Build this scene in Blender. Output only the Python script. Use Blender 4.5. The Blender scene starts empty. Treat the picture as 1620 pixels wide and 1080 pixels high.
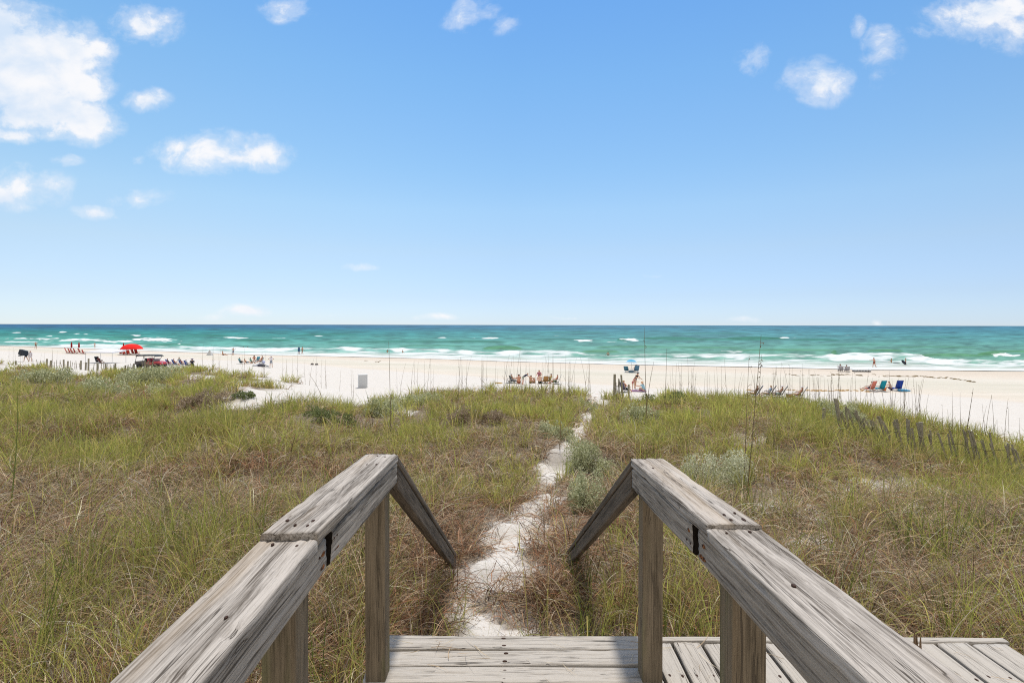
import bpy, bmesh, math, random
import numpy as np
from mathutils import Vector, Matrix

random.seed(7)
RS = np.random.RandomState(11)
SC = bpy.context.scene
COL = SC.collection
R = math.radians

# ------------------------------------------------------------------ camera, sky, sun, exposure
F = 840.0                  # focal length in photo pixels (photo 1620 wide)
CAMZ = 1.57                # eye height over the boardwalk deck (deck top is z = 0)
cam_d = bpy.data.cameras.new('camera')
cam = bpy.data.objects.new('camera', cam_d)
COL.objects.link(cam)
cam.location = (0, 0, CAMZ)
cam.rotation_euler = (R(90), R(-0.11), 0)
cam_d.sensor_width = 36
cam_d.lens = 36 * F / 1620
cam_d.shift_y = -26.2 / 1620
cam_d.clip_start = 0.02
cam_d.clip_end = 90000
SC.camera = cam

SUN_EL, SUN_AZ = R(63), R(7)          # azimuth clockwise from the view direction (+Y)
sun_d = bpy.data.lights.new('sun', 'SUN')
sun_d.energy = 3.0
sun_d.angle = R(4.5)
sun_d.color = (1.0, 0.95, 0.87)
sun = bpy.data.objects.new('sun', sun_d)
COL.objects.link(sun)
sdir = Vector((math.cos(SUN_EL) * math.sin(SUN_AZ), math.cos(SUN_EL) * math.cos(SUN_AZ), math.sin(SUN_EL)))
sun.rotation_euler = sdir.to_track_quat('Z', 'Y').to_euler()
sun.location = sdir * 60

SC.view_settings.view_transform = 'Standard'
SC.view_settings.look = 'None'
SC.view_settings.gamma = 1
SC.view_settings.exposure = 0.44
SC.view_settings.use_curve_mapping = False
SC.cycles.use_denoising = False
SC.cycles.filter_width = 1.1
SC.cycles.max_bounces = 6
SC.cycles.diffuse_bounces = 3
SC.cycles.transmission_bounces = 3
SC.cycles.transparent_max_bounces = 4
SC.cycles.caustics_reflective = False
SC.cycles.caustics_refractive = False


def nmath(nt, op, a, b=None, clamp=False):
    n = nt.nodes.new('ShaderNodeMath')
    n.operation = op
    n.use_clamp = clamp
    for i, v in enumerate((a, b)):
        if v is None:
            continue
        if isinstance(v, (int, float)):
            n.inputs[i].default_value = v
        else:
            nt.links.new(v, n.inputs[i])
    return n.outputs[0]


def nmix(nt, fac, a, b, blend='MIX'):
    n = nt.nodes.new('ShaderNodeMix')
    n.data_type = 'RGBA'
    n.blend_type = blend
    for sock, v in ((n.inputs[0], fac), (n.inputs[6], a), (n.inputs[7], b)):
        if isinstance(v, (int, float)):
            sock.default_value = v
        elif isinstance(v, tuple):
            sock.default_value = v if len(v) == 4 else (*v, 1)
        else:
            nt.links.new(v, sock)
    return n.outputs[2]


def nnoise(nt, vec, scale, detail=4, rough=0.55, dist=0.0):
    n = nt.nodes.new('ShaderNodeTexNoise')
    n.inputs['Scale'].default_value = scale
    n.inputs['Detail'].default_value = detail
    n.inputs['Roughness'].default_value = rough
    n.inputs['Distortion'].default_value = dist
    if vec is not None:
        nt.links.new(vec, n.inputs['Vector'])
    return n.outputs['Fac']


def nramp(nt, fac, stops, interp='LINEAR'):
    n = nt.nodes.new('ShaderNodeValToRGB')
    n.color_ramp.interpolation = interp
    while len(n.color_ramp.elements) < len(stops):
        n.color_ramp.elements.new(0.5)
    for e, (p, c) in zip(n.color_ramp.elements, stops):
        e.position = p
        e.color = c if isinstance(c, tuple) and len(c) == 4 else ((*c, 1) if isinstance(c, tuple) else (c, c, c, 1))
    nt.links.new(fac, n.inputs[0])
    return n.outputs[0]


def nmap(nt, vec, scale=(1, 1, 1), loc=(0, 0, 0)):
    n = nt.nodes.new('ShaderNodeMapping')
    n.inputs['Scale'].default_value = scale
    n.inputs['Location'].default_value = loc
    nt.links.new(vec, n.inputs['Vector'])
    return n.outputs[0]


def smooth(nt, x, lo, hi):
    n = nt.nodes.new('ShaderNodeMapRange')
    n.interpolation_type = 'SMOOTHSTEP'
    n.inputs['From Min'].default_value = lo
    n.inputs['From Max'].default_value = hi
    nt.links.new(x, n.inputs['Value'])
    return n.outputs[0]


# ---- sky with fair-weather clouds, laid out by direction
world = bpy.data.worlds.new('World')
SC.world = world
world.use_nodes = True
wt = world.node_tree
wt.nodes.clear()
wout = wt.nodes.new('ShaderNodeOutputWorld')
bg = wt.nodes.new('ShaderNodeBackground')
wt.links.new(bg.outputs[0], wout.inputs[0])
bg.inputs['Strength'].default_value = 0.1375
sky = wt.nodes.new('ShaderNodeTexSky')
sky.sky_type = 'NISHITA'
sky.sun_disc = False
sky.sun_elevation = SUN_EL
sky.sun_rotation = SUN_AZ
sky.altitude = 0
sky.air_density = 1.0
sky.dust_density = 0.0
sky.ozone_density = 1.0
tc = wt.nodes.new('ShaderNodeTexCoord')
sep = wt.nodes.new('ShaderNodeSeparateXYZ')
wt.links.new(tc.outputs['Generated'], sep.inputs[0])
yy = nmath(wt, 'MAXIMUM', sep.outputs[1], 0.02)
uu = nmath(wt, 'DIVIDE', sep.outputs[0], yy)
vv = nmath(wt, 'DIVIDE', sep.outputs[2], yy)
cmb = wt.nodes.new('ShaderNodeCombineXYZ')
wt.links.new(uu, cmb.inputs[0])
wt.links.new(vv, cmb.inputs[1])
uv = cmb.outputs[0]
# (bearing px, height px above the horizon, half width, half height, strength)
CLOUDS = [(30, 400, 130, 92, 1.55), (95, 432, 78, 52, 1.35), (-20, 470, 90, 55, 1.4), (132, 325, 56, 38, 1.3), (60, 335, 105, 42, 1.3), (150, 440, 34, 24, 1.0), (125, 380, 50, 34, 1.3),
          (5, 297, 75, 17, .95), (65, 300, 40, 13, .8), (228, 478, 60, 30, .9), (232, 358, 40, 20, .85),
          (325, 273, 84, 34, 1.0), (410, 274, 52, 30, .95), (365, 268, 60, 24, 1.0), (292, 282, 46, 22, .9), (40, 213, 66, 34, .95), (-5, 195, 56, 26, .95),
          (152, 180, 40, 13, .85), (220, 200, 42, 17, .55), (104, 257, 22, 9, .55), (207, 265, 14, 8, .4), (447, 503, 46, 22, .6),
          (742, 488, 40, 26, .9), (795, 470, 26, 16, .45), (1190, 422, 26, 22, .5), (1296, 385, 52, 34, .95),
          (1394, 430, 28, 48, .6), (1358, 476, 14, 20, .75), (1565, 490, 98, 40, .95), (1615, 502, 66, 60, .95), (1460, 462, 28, 12, .45),
          (1600, 448, 60, 22, .5), (387, 21, 42, 9, .95), (345, 14, 30, 5, .5), (697, 13, 36, 5, .55), (570, 92, 32, 7, .42),
          (1388, 2, 9, 5, .6), (1030, 77, 14, 4, .3), (540, 14, 25, 4, .3), (1180, 12, 40, 4, .3), (900, 10, 40, 3, .25)]
wq = wt.nodes.new('ShaderNodeTexNoise')
wq.inputs['Scale'].default_value = 7.0
wq.inputs['Detail'].default_value = 3
wt.links.new(uv, wq.inputs['Vector'])
ww = wt.nodes.new('ShaderNodeVectorMath')
ww.operation = 'MULTIPLY_ADD'
ww.inputs[1].default_value = (0.09, 0.06, 0)
wt.links.new(wq.outputs['Color'], ww.inputs[0])
wt.links.new(uv, ww.inputs[2])
uvw = ww.outputs[0]
wn = nnoise(wt, nmap(wt, uvw, (1, 1.3, 1)), 11.0, 12, 0.6, 0.0)
wn2 = nnoise(wt, nmap(wt, uvw, (1, 1.2, 1), (3.1, 1.7, 0)), 30.0, 8, 0.62, 0.0)
wn3 = nnoise(wt, nmap(wt, uv, (1, 1.6, 1), (7.3, 2.2, 0)), 5.0, 3, 0.5, 0.1)
wv0 = wt.nodes.new('ShaderNodeVectorMath')
wv0.operation = 'MULTIPLY_ADD'
wv0.inputs[1].default_value = (0.07, 0.045, 0)
wt.links.new(wq.outputs['Color'], wv0.inputs[0])
wsub = wt.nodes.new('ShaderNodeVectorMath')
wsub.operation = 'SUBTRACT'
wsub.inputs[1].default_value = (0.035, 0.0225, 0)
wt.links.new(uv, wsub.inputs[0])
wt.links.new(wsub.outputs[0], wv0.inputs[2])
uvw0 = wv0.outputs[0]
fld = None
for cx, cy, hw, hh, st in CLOUDS:
    mp = wt.nodes.new('ShaderNodeMapping')
    mp.inputs['Scale'].default_value = (F / hw, F / hh, 1)
    mp.inputs['Location'].default_value = (-(cx - 810) / hw, -cy / hh, 0)
    wt.links.new(uvw0, mp.inputs['Vector'])
    ln = wt.nodes.new('ShaderNodeVectorMath')
    ln.operation = 'LENGTH'
    wt.links.new(mp.outputs[0], ln.inputs[0])
    v = nmath(wt, 'MULTIPLY', nmath(wt, 'SUBTRACT', 1.22, ln.outputs['Value']), st)
    v = nmath(wt, 'MINIMUM', v, st * 0.95)
    fld = v if fld is None else nmath(wt, 'MAXIMUM', fld, v)
nz = nmath(wt, 'ADD', nmath(wt, 'MULTIPLY', nmath(wt, 'SUBTRACT', wn, 0.5), 2.1), nmath(wt, 'MULTIPLY', nmath(wt, 'SUBTRACT', wn2, 0.5), 1.15))
dens = nmath(wt, 'ADD', nmath(wt, 'MAXIMUM', fld, -1.0), nz)
alpha = nmath(wt, 'MAXIMUM', smooth(wt, dens, 0.24, 1.05), nmath(wt, 'MULTIPLY', smooth(wt, dens, -0.05, 0.7), 0.40))
alpha = nmath(wt, 'MULTIPLY', alpha, smooth(wt, sep.outputs[1], 0.05, 0.2))
alpha = nmath(wt, 'MULTIPLY', alpha, smooth(wt, fld, -0.12, 0.2))
skyc = nmix(wt, 1.0, sky.outputs[0], (1, 1, 1), 'MULTIPLY')
GRADE = nramp(wt, sep.outputs[2], [(0.007, (0.354, 0.468, 0.770)), (0.052, (0.419, 0.477, 0.663)), (0.134, (0.569, 0.583, 0.628)), (0.208, (0.625, 0.680, 0.686)), (0.279, (0.594, 0.713, 0.734)), (0.350, (0.579, 0.738, 0.779)), (0.416, (0.554, 0.756, 0.815)), (0.518, (0.500, 0.744, 0.865)), (0.8, (0.62, 0.74, 0.84))])
skyg = nmix(wt, 1.0, skyc, GRADE, 'MULTIPLY')
SIDE = nramp(wt, nmath(wt, 'ADD', nmath(wt, 'MULTIPLY', sep.outputs[0], 0.5), 0.5), [(0.16, (1.24, 1.18, 1.10)), (0.5, (1, 1, 1)), (0.84, (0.96, 0.97, 0.99))])
skyg = nmix(wt, 1.0, skyg, SIDE, 'MULTIPLY')
# unseen white cloud cover overhead and inland, added as neutral fill light
fill_n = nnoise(wt, nmap(wt, tc.outputs['Generated'], (1, 1, 1.6)), 2.6, 7, 0.6, 0.3)
inland = nmath(wt, 'SUBTRACT', 1.0, smooth(wt, sep.outputs[1], -0.15, 0.32))
fillm = nmath(wt, 'MULTIPLY', inland, smooth(wt, nmath(wt, 'ADD', fill_n, nmath(wt, 'MULTIPLY', inland, 0.12)), 0.40, 0.62))
skyg = nmix(wt, nmath(wt, 'MULTIPLY', fillm, 0.95), skyg, (5.0, 4.85, 4.6))
wup = nnoise(wt, nmap(wt, uvw, (1, 1.3, 1), (0.012, 0.026, 0)), 11.0, 5, 0.5, 0.0)
relief = nmath(wt, 'MULTIPLY', nmath(wt, 'SUBTRACT', wup, wn), 0.7)
shade = smooth(wt, nmath(wt, 'ADD', nmath(wt, 'ADD', wn3, relief), nmath(wt, 'MULTIPLY', dens, 0.10)), 0.46, 0.85)
ccol = nmix(wt, shade, (5.2, 5.2, 5.3), (3.6, 4.25, 5.1))
final = nmix(wt, nmath(wt, 'MULTIPLY', alpha, 0.97), skyg, ccol)
wt.links.new(final, bg.inputs['Color'])


# ------------------------------------------------------------------ helpers
def tag(o, label=None, cat=None, group=None, kind=None):
    if label:
        o['label'] = label
    if cat:
        o['category'] = cat
    if group:
        o['group'] = group
    if kind:
        o['kind'] = kind
    return o


def empty(name, loc=(0, 0, 0), rz=0.0):
    o = bpy.data.objects.new(name, None)
    o.empty_display_size = 0.1
    COL.objects.link(o)
    o.location = loc
    o.rotation_euler = (0, 0, rz)
    return o


def link(name, me, mat=None, parent=None):
    o = bpy.data.objects.new(name, me)
    COL.objects.link(o)
    if mat is not None and len(me.materials) == 0:
        me.materials.append(mat)
    if parent is not None:
        o.parent = parent
    return o


def np_mesh(name, V, Q, smooth_shade=False):
    """V (n,3) vertices, Q (m,k) faces all of one size."""
    me = bpy.data.meshes.new(name)
    V = np.ascontiguousarray(V, dtype=np.float32)
    Q = np.ascontiguousarray(Q, dtype=np.int32)
    m, k = Q.shape
    me.vertices.add(len(V))
    me.vertices.foreach_set('co', V.ravel())
    me.loops.add(m * k)
    me.loops.foreach_set('vertex_index', Q.ravel())
    me.polygons.add(m)
    me.polygons.foreach_set('loop_start', np.arange(0, m * k, k, dtype=np.int32))
    me.polygons.foreach_set('loop_total', np.full(m, k, dtype=np.int32))
    if smooth_shade:
        me.polygons.foreach_set('use_smooth', np.ones(m, dtype=bool))
    me.update(calc_edges=True)
    return me


def add_attr(me, name, arr):
    arr = np.asarray(arr, dtype=np.float32)
    if arr.ndim == 1:
        a = me.attributes.new(name, 'FLOAT', 'POINT')
        a.data.foreach_set('value', arr)
    else:
        a = me.attributes.new(name, 'FLOAT_COLOR', 'POINT')
        c = np.ones((len(arr), 4), dtype=np.float32)
        c[:, :3] = arr
        a.data.foreach_set('color', c.ravel())


class MB:
    """collects boxes, bars and sheets, then links them as one mesh."""

    def __init__(self):
        self.v, self.f = [], []

    def add(self, vs, fs):
        b = len(self.v)
        self.v += [tuple(p) for p in vs]
        self.f += [tuple(b + i for i in q) for q in fs]
        return self

    def box(self, c, s, rot=None, taper=1.0, bev=0.0):
        hx, hy, hz = s[0] / 2, s[1] / 2, s[2] / 2
        vs = []
        for z, k in ((-hz, 1.0), (hz, taper)):
            b = min(bev, hx * .45, hy * .45)
            ring = [(-hx + b, -hy), (hx - b, -hy), (hx, -hy + b), (hx, hy - b), (hx - b, hy), (-hx + b, hy), (-hx, hy - b), (-hx, -hy + b)] if b else [(-hx, -hy), (hx, -hy), (hx, hy), (-hx, hy)]
            vs += [Vector((x * k, y * k, z)) for x, y in ring]
        n = len(vs) // 2
        if rot is not None:
            vs = [rot @ p for p in vs]
        vs = [p + Vector(c) for p in vs]
        fs = [tuple(range(n - 1, -1, -1)), tuple(range(n, 2 * n))] + [(i, (i + 1) % n, n + (i + 1) % n, n + i) for i in range(n)]
        return self.add(vs, fs)

    def bar(self, p, q, r, r2=None, n=6):
        p, q = Vector(p), Vector(q)
        d = (q - p).normalized()
        a = d.orthogonal().normalized()
        b = d.cross(a)
        r2 = r if r2 is None else r2
        vs = [p + (a * math.cos(t) + b * math.sin(t)) * r for t in [2 * math.pi * i / n for i in range(n)]]
        vs += [q + (a * math.cos(t) + b * math.sin(t)) * r2 for t in [2 * math.pi * i / n for i in range(n)]]
        fs = [tuple(range(n - 1, -1, -1)), tuple(range(n, 2 * n))] + [(i, (i + 1) % n, n + (i + 1) % n, n + i) for i in range(n)]
        return self.add(vs, fs)

    def path(self, pts, r, n=6):
        for a, b in zip(pts, pts[1:]):
            self.bar(a, b, r, n=n)
        return self

    def slab(self, outline, z0, z1, M=None):
        """extruded polygon (list of xy) between z0 and z1, optional matrix."""
        n = len(outline)
        vs = [Vector((x, y, z0)) for x, y in outline] + [Vector((x, y, z1)) for x, y in outline]
        if M is not None:
            vs = [M @ p for p in vs]
        fs = [tuple(range(n - 1, -1, -1)), tuple(range(n, 2 * n))] + [(i, (i + 1) % n, n + (i + 1) % n, n + i) for i in range(n)]
        return self.add(vs, fs)

    def lathe(self, prof, n=16, M=None, cap=True):
        b = len(self.v)
        vs, fs = [], []
        for r, z in prof:
            for i in range(n):
                t = 2 * math.pi * i / n
                vs.append(Vector((r * math.cos(t), r * math.sin(t), z)))
        for k in range(len(prof) - 1):
            for i in range(n):
                fs.append((k * n + i, k * n + (i + 1) % n, (k + 1) * n + (i + 1) % n, (k + 1) * n + i))
        if cap:
            fs.append(tuple(range(n - 1, -1, -1)))
            fs.append(tuple((len(prof) - 1) * n + i for i in range(n)))
        if M is not None:
            vs = [M @ p for p in vs]
        return self.add(vs, fs)

    def mesh(self, name, shade=False):
        me = bpy.data.meshes.new(name)
        me.from_pydata([tuple(p) for p in self.v], [], self.f)
        if shade:
            for p in me.polygons:
                p.use_smooth = True
        me.update()
        return me

    def build(self, name, mat, parent=None, shade=False):
        return link(name, self.mesh(name, shade), mat, parent)


def copy_tree(o, parent=None):
    c = o.copy()
    COL.objects.link(c)
    if parent is not None:
        c.parent = parent
    for ch in list(o.children):
        copy_tree(ch, c)
    return c


def s2l(c):
    c = np.asarray(c, dtype=float) / 255.0
    return np.where(c <= 0.04045, c / 12.92, ((c + 0.055) / 1.055) ** 2.4)


def hashn(i, j, seed):
    h = (i.astype(np.int64) * 374761393 + j.astype(np.int64) * 668265263 + seed * 1442695041) & 0x7fffffff
    h = ((h ^ (h >> 13)) * 1274126177) & 0x7fffffff
    return ((h ^ (h >> 16)) & 0xffff) / 65535.0


def vnoise(x, y, seed=0):
    x = np.asarray(x, float); y = np.asarray(y, float)
    i = np.floor(x); j = np.floor(y)
    fx, fy = x - i, y - j
    fx = fx * fx * (3 - 2 * fx); fy = fy * fy * (3 - 2 * fy)
    a, b = hashn(i, j, seed), hashn(i + 1, j, seed)
    c, d = hashn(i, j + 1, seed), hashn(i + 1, j + 1, seed)
    return (a * (1 - fx) + b * fx) * (1 - fy) + (c * (1 - fx) + d * fx) * fy


def fbm(x, y, seed=0, octv=4):
    s, a, t = 0, 0.5, 0
    for k in range(octv):
        s = s + a * vnoise(np.asarray(x) * 2 ** k, np.asarray(y) * 2 ** k, seed + k * 17)
        t += a
        a *= 0.5
    return s / t


def sstep(x, lo, hi):
    t = np.clip((np.asarray(x, float) - lo) / (hi - lo), 0, 1)
    return t * t * (3 - 2 * t)


# ------------------------------------------------------------------ materials
def new_mat(name):
    m = bpy.data.materials.new(name)
    m.use_nodes = True
    nt = m.node_tree
    nt.nodes.clear()
    out = nt.nodes.new('ShaderNodeOutputMaterial')
    return m, nt, out


def pbsdf(nt, out, rough=0.6, spec=0.3):
    b = nt.nodes.new('ShaderNodeBsdfPrincipled')
    b.inputs['Roughness'].default_value = rough
    b.inputs['Specular IOR Level'].default_value = spec
    nt.links.new(b.outputs[0], out.inputs[0])
    return b


_mats = {}


def plain(name, col, rough=0.6, spec=0.3, metal=0.0, var=0.12, scale=9.0):
    """a plain material with a little uneven wear."""
    if name in _mats:
        return _mats[name]
    m, nt, out = new_mat(name)
    b = pbsdf(nt, out, rough, spec)
    b.inputs['Metallic'].default_value = metal
    t = nt.nodes.new('ShaderNodeTexCoord')
    n = nnoise(nt, t.outputs['Object'], scale, 4)
    c0 = tuple(max(0, c * (1 - var)) for c in col)
    c1 = tuple(min(1, c * (1 + var)) for c in col)
    nt.links.new(nramp(nt, n, [(0.3, c0), (0.7, c1)]), b.inputs['Base Color'])
    _mats[name] = m
    return m


def wood(name, dark, light, tan, tan_amt=0.3, green=0.0, crack=1.0, grain=1.0, cw=0.008):
    m, nt, out = new_mat(name)
    b = pbsdf(nt, out, 0.82, 0.18)
    t = nt.nodes.new('ShaderNodeTexCoord')
    oi = nt.nodes.new('ShaderNodeObjectInfo')
    off = nt.nodes.new('ShaderNodeVectorMath')
    off.operation = 'ADD'
    sc = nt.nodes.new('ShaderNodeVectorMath')
    sc.operation = 'SCALE'
    sc.inputs[0].default_value = (3.0, 17.0, 5.0)
    nt.links.new(oi.outputs['Random'], sc.inputs['Scale'])
    nt.links.new(t.outputs['Object'], off.inputs[0])
    nt.links.new(sc.outputs[0], off.inputs[1])
    o = off.outputs[0]
    # slow waviness so the grain does not run dead straight
    wob = nt.nodes.new('ShaderNodeTexNoise')
    wob.inputs['Scale'].default_value = 3.0
    wob.inputs['Detail'].default_value = 2
    nt.links.new(nmap(nt, o, (1, 0.6, 1)), wob.inputs['Vector'])
    wv = nt.nodes.new('ShaderNodeVectorMath')
    wv.operation = 'MULTIPLY_ADD'
    nt.links.new(wob.outputs['Color'], wv.inputs[0])
    wv.inputs[1].default_value = (0.022, 0, 0.022)
    nt.links.new(o, wv.inputs[2])
    g = wv.outputs[0]
    broad = nnoise(nt, nmap(nt, g, (30, 1.3, 30)), 1.0, 5, 0.65)
    fine = nnoise(nt, nmap(nt, g, (170, 4.2, 170)), 1.0, 6, 0.7)
    hair = nnoise(nt, nmap(nt, g, (480, 26, 480)), 1.0, 3, 0.6)
    v = nmath(nt, 'ADD', nmath(nt, 'MULTIPLY', broad, 0.40), nmath(nt, 'ADD', nmath(nt, 'MULTIPLY', fine, 0.46 * grain), nmath(nt, 'MULTIPLY', hair, 0.12 * grain)))
    base = nramp(nt, v, [(0.39, dark), (0.47, tuple(d * .45 + l * .55 for d, l in zip(dark, light))), (0.555, light)])
    # splits along the grain: thin contour lines of a stretched noise
    cr = nnoise(nt, nmap(nt, g, (34, 0.55, 34)), 1.0, 3, 0.5)
    crk = nmath(nt, 'ABSOLUTE', nmath(nt, 'SUBTRACT', cr, 0.5))
    crm = nmath(nt, 'SUBTRACT', 1.0, smooth(nt, crk, cw * .2, cw))
    cut = smooth(nt, nnoise(nt, nmap(nt, g, (12, 1.6, 12), (4, 4, 4)), 1.0, 2), 0.40, 0.54)
    crm = nmath(nt, 'MULTIPLY', nmath(nt, 'MULTIPLY', crm, cut), crack)
    tanf = nmath(nt, 'MULTIPLY', smooth(nt, nnoise(nt, nmap(nt, g, (13, 0.5, 13), (9, 2, 5)), 1.0, 3), 0.5, 0.72), tan_amt)
    c = nmix(nt, tanf, base, tan)
    if green > 0:
        gf = nmath(nt, 'MULTIPLY', smooth(nt, nnoise(nt, nmap(nt, g, (8, 1.5, 8), (1, 7, 3)), 1.0, 3), 0.45, 0.7), green)
        c = nmix(nt, gf, c, (0.13, 0.135, 0.055))
    c = nmix(nt, nmath(nt, 'MULTIPLY', crm, 0.8), c, (0.05, 0.038, 0.028))
    vk = nt.nodes.new('ShaderNodeTexVoronoi')
    vk.inputs['Scale'].default_value = 1.0
    nt.links.new(nmap(nt, g, (8.5, 2.6, 8.5), (.3, .7, .1)), vk.inputs['Vector'])
    kn = nmath(nt, 'SUBTRACT', 1.0, smooth(nt, nmath(nt, 'ADD', vk.outputs['Distance'], nmath(nt, 'MULTIPLY', fine, .06)), 0.07, 0.15))
    kr = nmath(nt, 'MULTIPLY', kn, nmath(nt, 'ADD', 0.45, nmath(nt, 'MULTIPLY', nmath(nt, 'SINE', nmath(nt, 'MULTIPLY', vk.outputs['Distance'], 130.0)), 0.3)))
    c = nmix(nt, kr, c, tuple(d * .55 for d in dark))
    spk = nmath(nt, 'MULTIPLY', smooth(nt, nnoise(nt, nmap(nt, g, (260, 60, 260), (2, 5, 1)), 1.0, 3, 0.7), 0.62, 0.74), 0.2)
    c = nmix(nt, spk, c, tuple(d * .6 for d in dark))
    nt.links.new(c, b.inputs['Base Color'])
    h = nmath(nt, 'SUBTRACT', v, nmath(nt, 'MULTIPLY', crm, 0.6))
    bp = nt.nodes.new('ShaderNodeBump')
    bp.inputs['Strength'].default_value = 0.75
    bp.inputs['Distance'].default_value = 0.006
    nt.links.new(h, bp.inputs['Height'])
    nt.links.new(bp.outputs[0], b.inputs['Normal'])
    return m


M_RAIL = wood('weathered_grey_wood', (0.095, 0.077, 0.06), (0.46, 0.415, 0.368), (0.43, 0.325, 0.215), 0.38, cw=0.008)
M_SIDE = wood('weathered_side_wood', (0.065, 0.052, 0.04), (0.39, 0.345, 0.295), (0.30, 0.235, 0.16), 0.3, cw=0.011)
M_DARKRAIL = wood('dark_brown_wood', (0.035, 0.027, 0.02), (0.155, 0.122, 0.092), (0.12, 0.085, 0.055), 0.3)  # darker brown wood for the sloping handrails
M_POST = wood('brown_post_wood', (0.085, 0.065, 0.042), (0.225, 0.175, 0.118), (0.18, 0.125, 0.07), 0.4, 0.75, 0.8)
M_DECK = wood('bleached_deck_wood', (0.085, 0.069, 0.052), (0.435, 0.395, 0.345), (0.42, 0.36, 0.28), 0.25, 0.0, 1.3, 1.3)
M_FENCE = wood('grey_fence_wood', (0.13, 0.115, 0.08), (0.40, 0.36, 0.28), (0.28, 0.24, 0.16), 0.4, 0.35)
M_NAIL = plain('rusty_nail', (0.045, 0.022, 0.014), 0.75, 0.2, var=0.4, scale=300)
M_RUST = plain('rust_stain', (0.22, 0.09, 0.035), 0.85, 0.1, var=0.5, scale=200)


def leafmat(name, attr='col', trans=0.3, rough=0.55, spec=0.25):
    m, nt, out = new_mat(name)
    a = nt.nodes.new('ShaderNodeAttribute')
    a.attribute_name = attr
    b = nt.nodes.new('ShaderNodeBsdfPrincipled')
    b.inputs['Roughness'].default_value = rough
    b.inputs['Specular IOR Level'].default_value = spec
    nt.links.new(a.outputs['Color'], b.inputs['Base Color'])
    tr = nt.nodes.new('ShaderNodeBsdfTranslucent')
    nt.links.new(a.outputs['Color'], tr.inputs['Color'])
    mx = nt.nodes.new('ShaderNodeMixShader')
    mx.inputs[0].default_value = trans
    nt.links.new(b.outputs[0], mx.inputs[1])
    nt.links.new(tr.outputs[0], mx.inputs[2])
    nt.links.new(mx.outputs[0], out.inputs[0])
    return m


M_GRASS = leafmat('grass_blades', trans=0.5)
M_DRY = leafmat('dead_grass', trans=0.42, rough=0.7, spec=0.15)
M_LEAF = leafmat('shrub_leaves', trans=0.2, rough=0.6)
# ------------------------------------------------------------------ land form
SEA = -5.4


def hor(px):
    return 512.3 + 3.1 * np.asarray(px, float) / 1620


_shp = ([-600, 0, 200, 400, 640, 800, 960, 1200, 1380, 1620, 2300], [205, 172, 146, 125, 114, 104, 97, 91, 86, 84, 80])


def dshore(px):
    return np.interp(px, *_shp)


_crp = [-400, 0, 200, 340, 430, 500, 560, 600, 640, 800, 920, 945, 980, 1080, 1200, 1300, 1400, 1500, 1620, 2000]
_crd = [56, 52, 48, 43, 38, 34.5, 32, 31, 29.5, 28.5, 28, 28, 28, 27, 26, 25, 22, 19, 16.5, 13]
_crz = [-2.2, -2.35, -2.85, -2.1, -2.2, -2.4, -2.6, -2.75, -2.3, -2.08, -2.1, -2.3, -2.35, -2.15, -2.2, -2.2, -2.25, -2.3, -2.4, -2.5]


def pxof(X, Y):
    return 810 + F * np.asarray(X, float) / np.maximum(np.asarray(Y, float), 2.0)


def gz(X, Y):
    X = np.asarray(X, float); Y = np.asarray(Y, float)
    px = pxof(X, Y)
    cd = np.interp(px, _crp, _crd)
    cz = np.interp(px, _crp, _crz)
    t = np.clip((Y - 5) / (cd - 5), 0, 1)
    z = -0.75 + (cz + 0.75) * t
    amp = sstep(np.hypot(X, Y - 2), 3.0, 9.0)
    z = z + amp * (1 - t ** 6) * ((fbm(X / 3.1, Y / 3.1, 3, 3) - 0.5) * 0.85) + amp * (fbm(X / 7.0, Y / 7.0, 9, 2) - 0.5) * 0.3 * (1 - t ** 4)
    z = z + (fbm(X / 0.6, Y / 0.6, 5, 2) - 0.5) * 0.06
    zb = SEA + 0.012 * (dshore(px) + (fbm(X / 14, Y / 14, 21, 2) - .5) * 5 - Y)
    zb = np.where(zb < SEA, SEA + (zb - SEA) * 2.5, zb)
    over = np.maximum(Y - cd, 0)
    drop = cz - 0.28 * over
    k = sstep(over, 0, 2.5)
    front = z * (1 - k) + drop * k
    zz = np.where(Y <= cd, z, np.maximum(front, zb + (fbm(X / 1.3, Y / 1.3, 8, 2) - .5) * 0.05))
    return zz


def gp(px, py, water=False):
    """point where the line of sight to (px, py) meets the land (or the water sheet)."""
    s = (px - 810) / F
    dep = (py - float(hor(px))) / F
    if water:
        Y = (CAMZ - SEA) / dep
        return Vector((s * Y, Y, SEA))
    Y = np.concatenate([np.arange(2.5, 40, 0.02), np.arange(40, 230, 0.1)])
    zr = CAMZ - dep * Y
    g = gz(s * Y, Y)
    i = int(np.argmax(zr <= g))
    if i == 0:
        i = len(Y) - 1
    return Vector((s * Y[i], Y[i], float(g[i])))


def gbeach(px, py):
    """same, but only where the land has already left the dunes (feet hidden behind the crest)."""
    s = (px - 810) / F
    dep = (py - float(hor(px))) / F
    cd = float(np.interp(px, _crp, _crd))
    Y = np.arange(cd + 6, 230, 0.05)
    zr = CAMZ - dep * Y
    g = gz(s * Y, Y)
    i = int(np.argmax(zr <= g))
    return Vector((s * Y[i], Y[i], float(g[i])))


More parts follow.
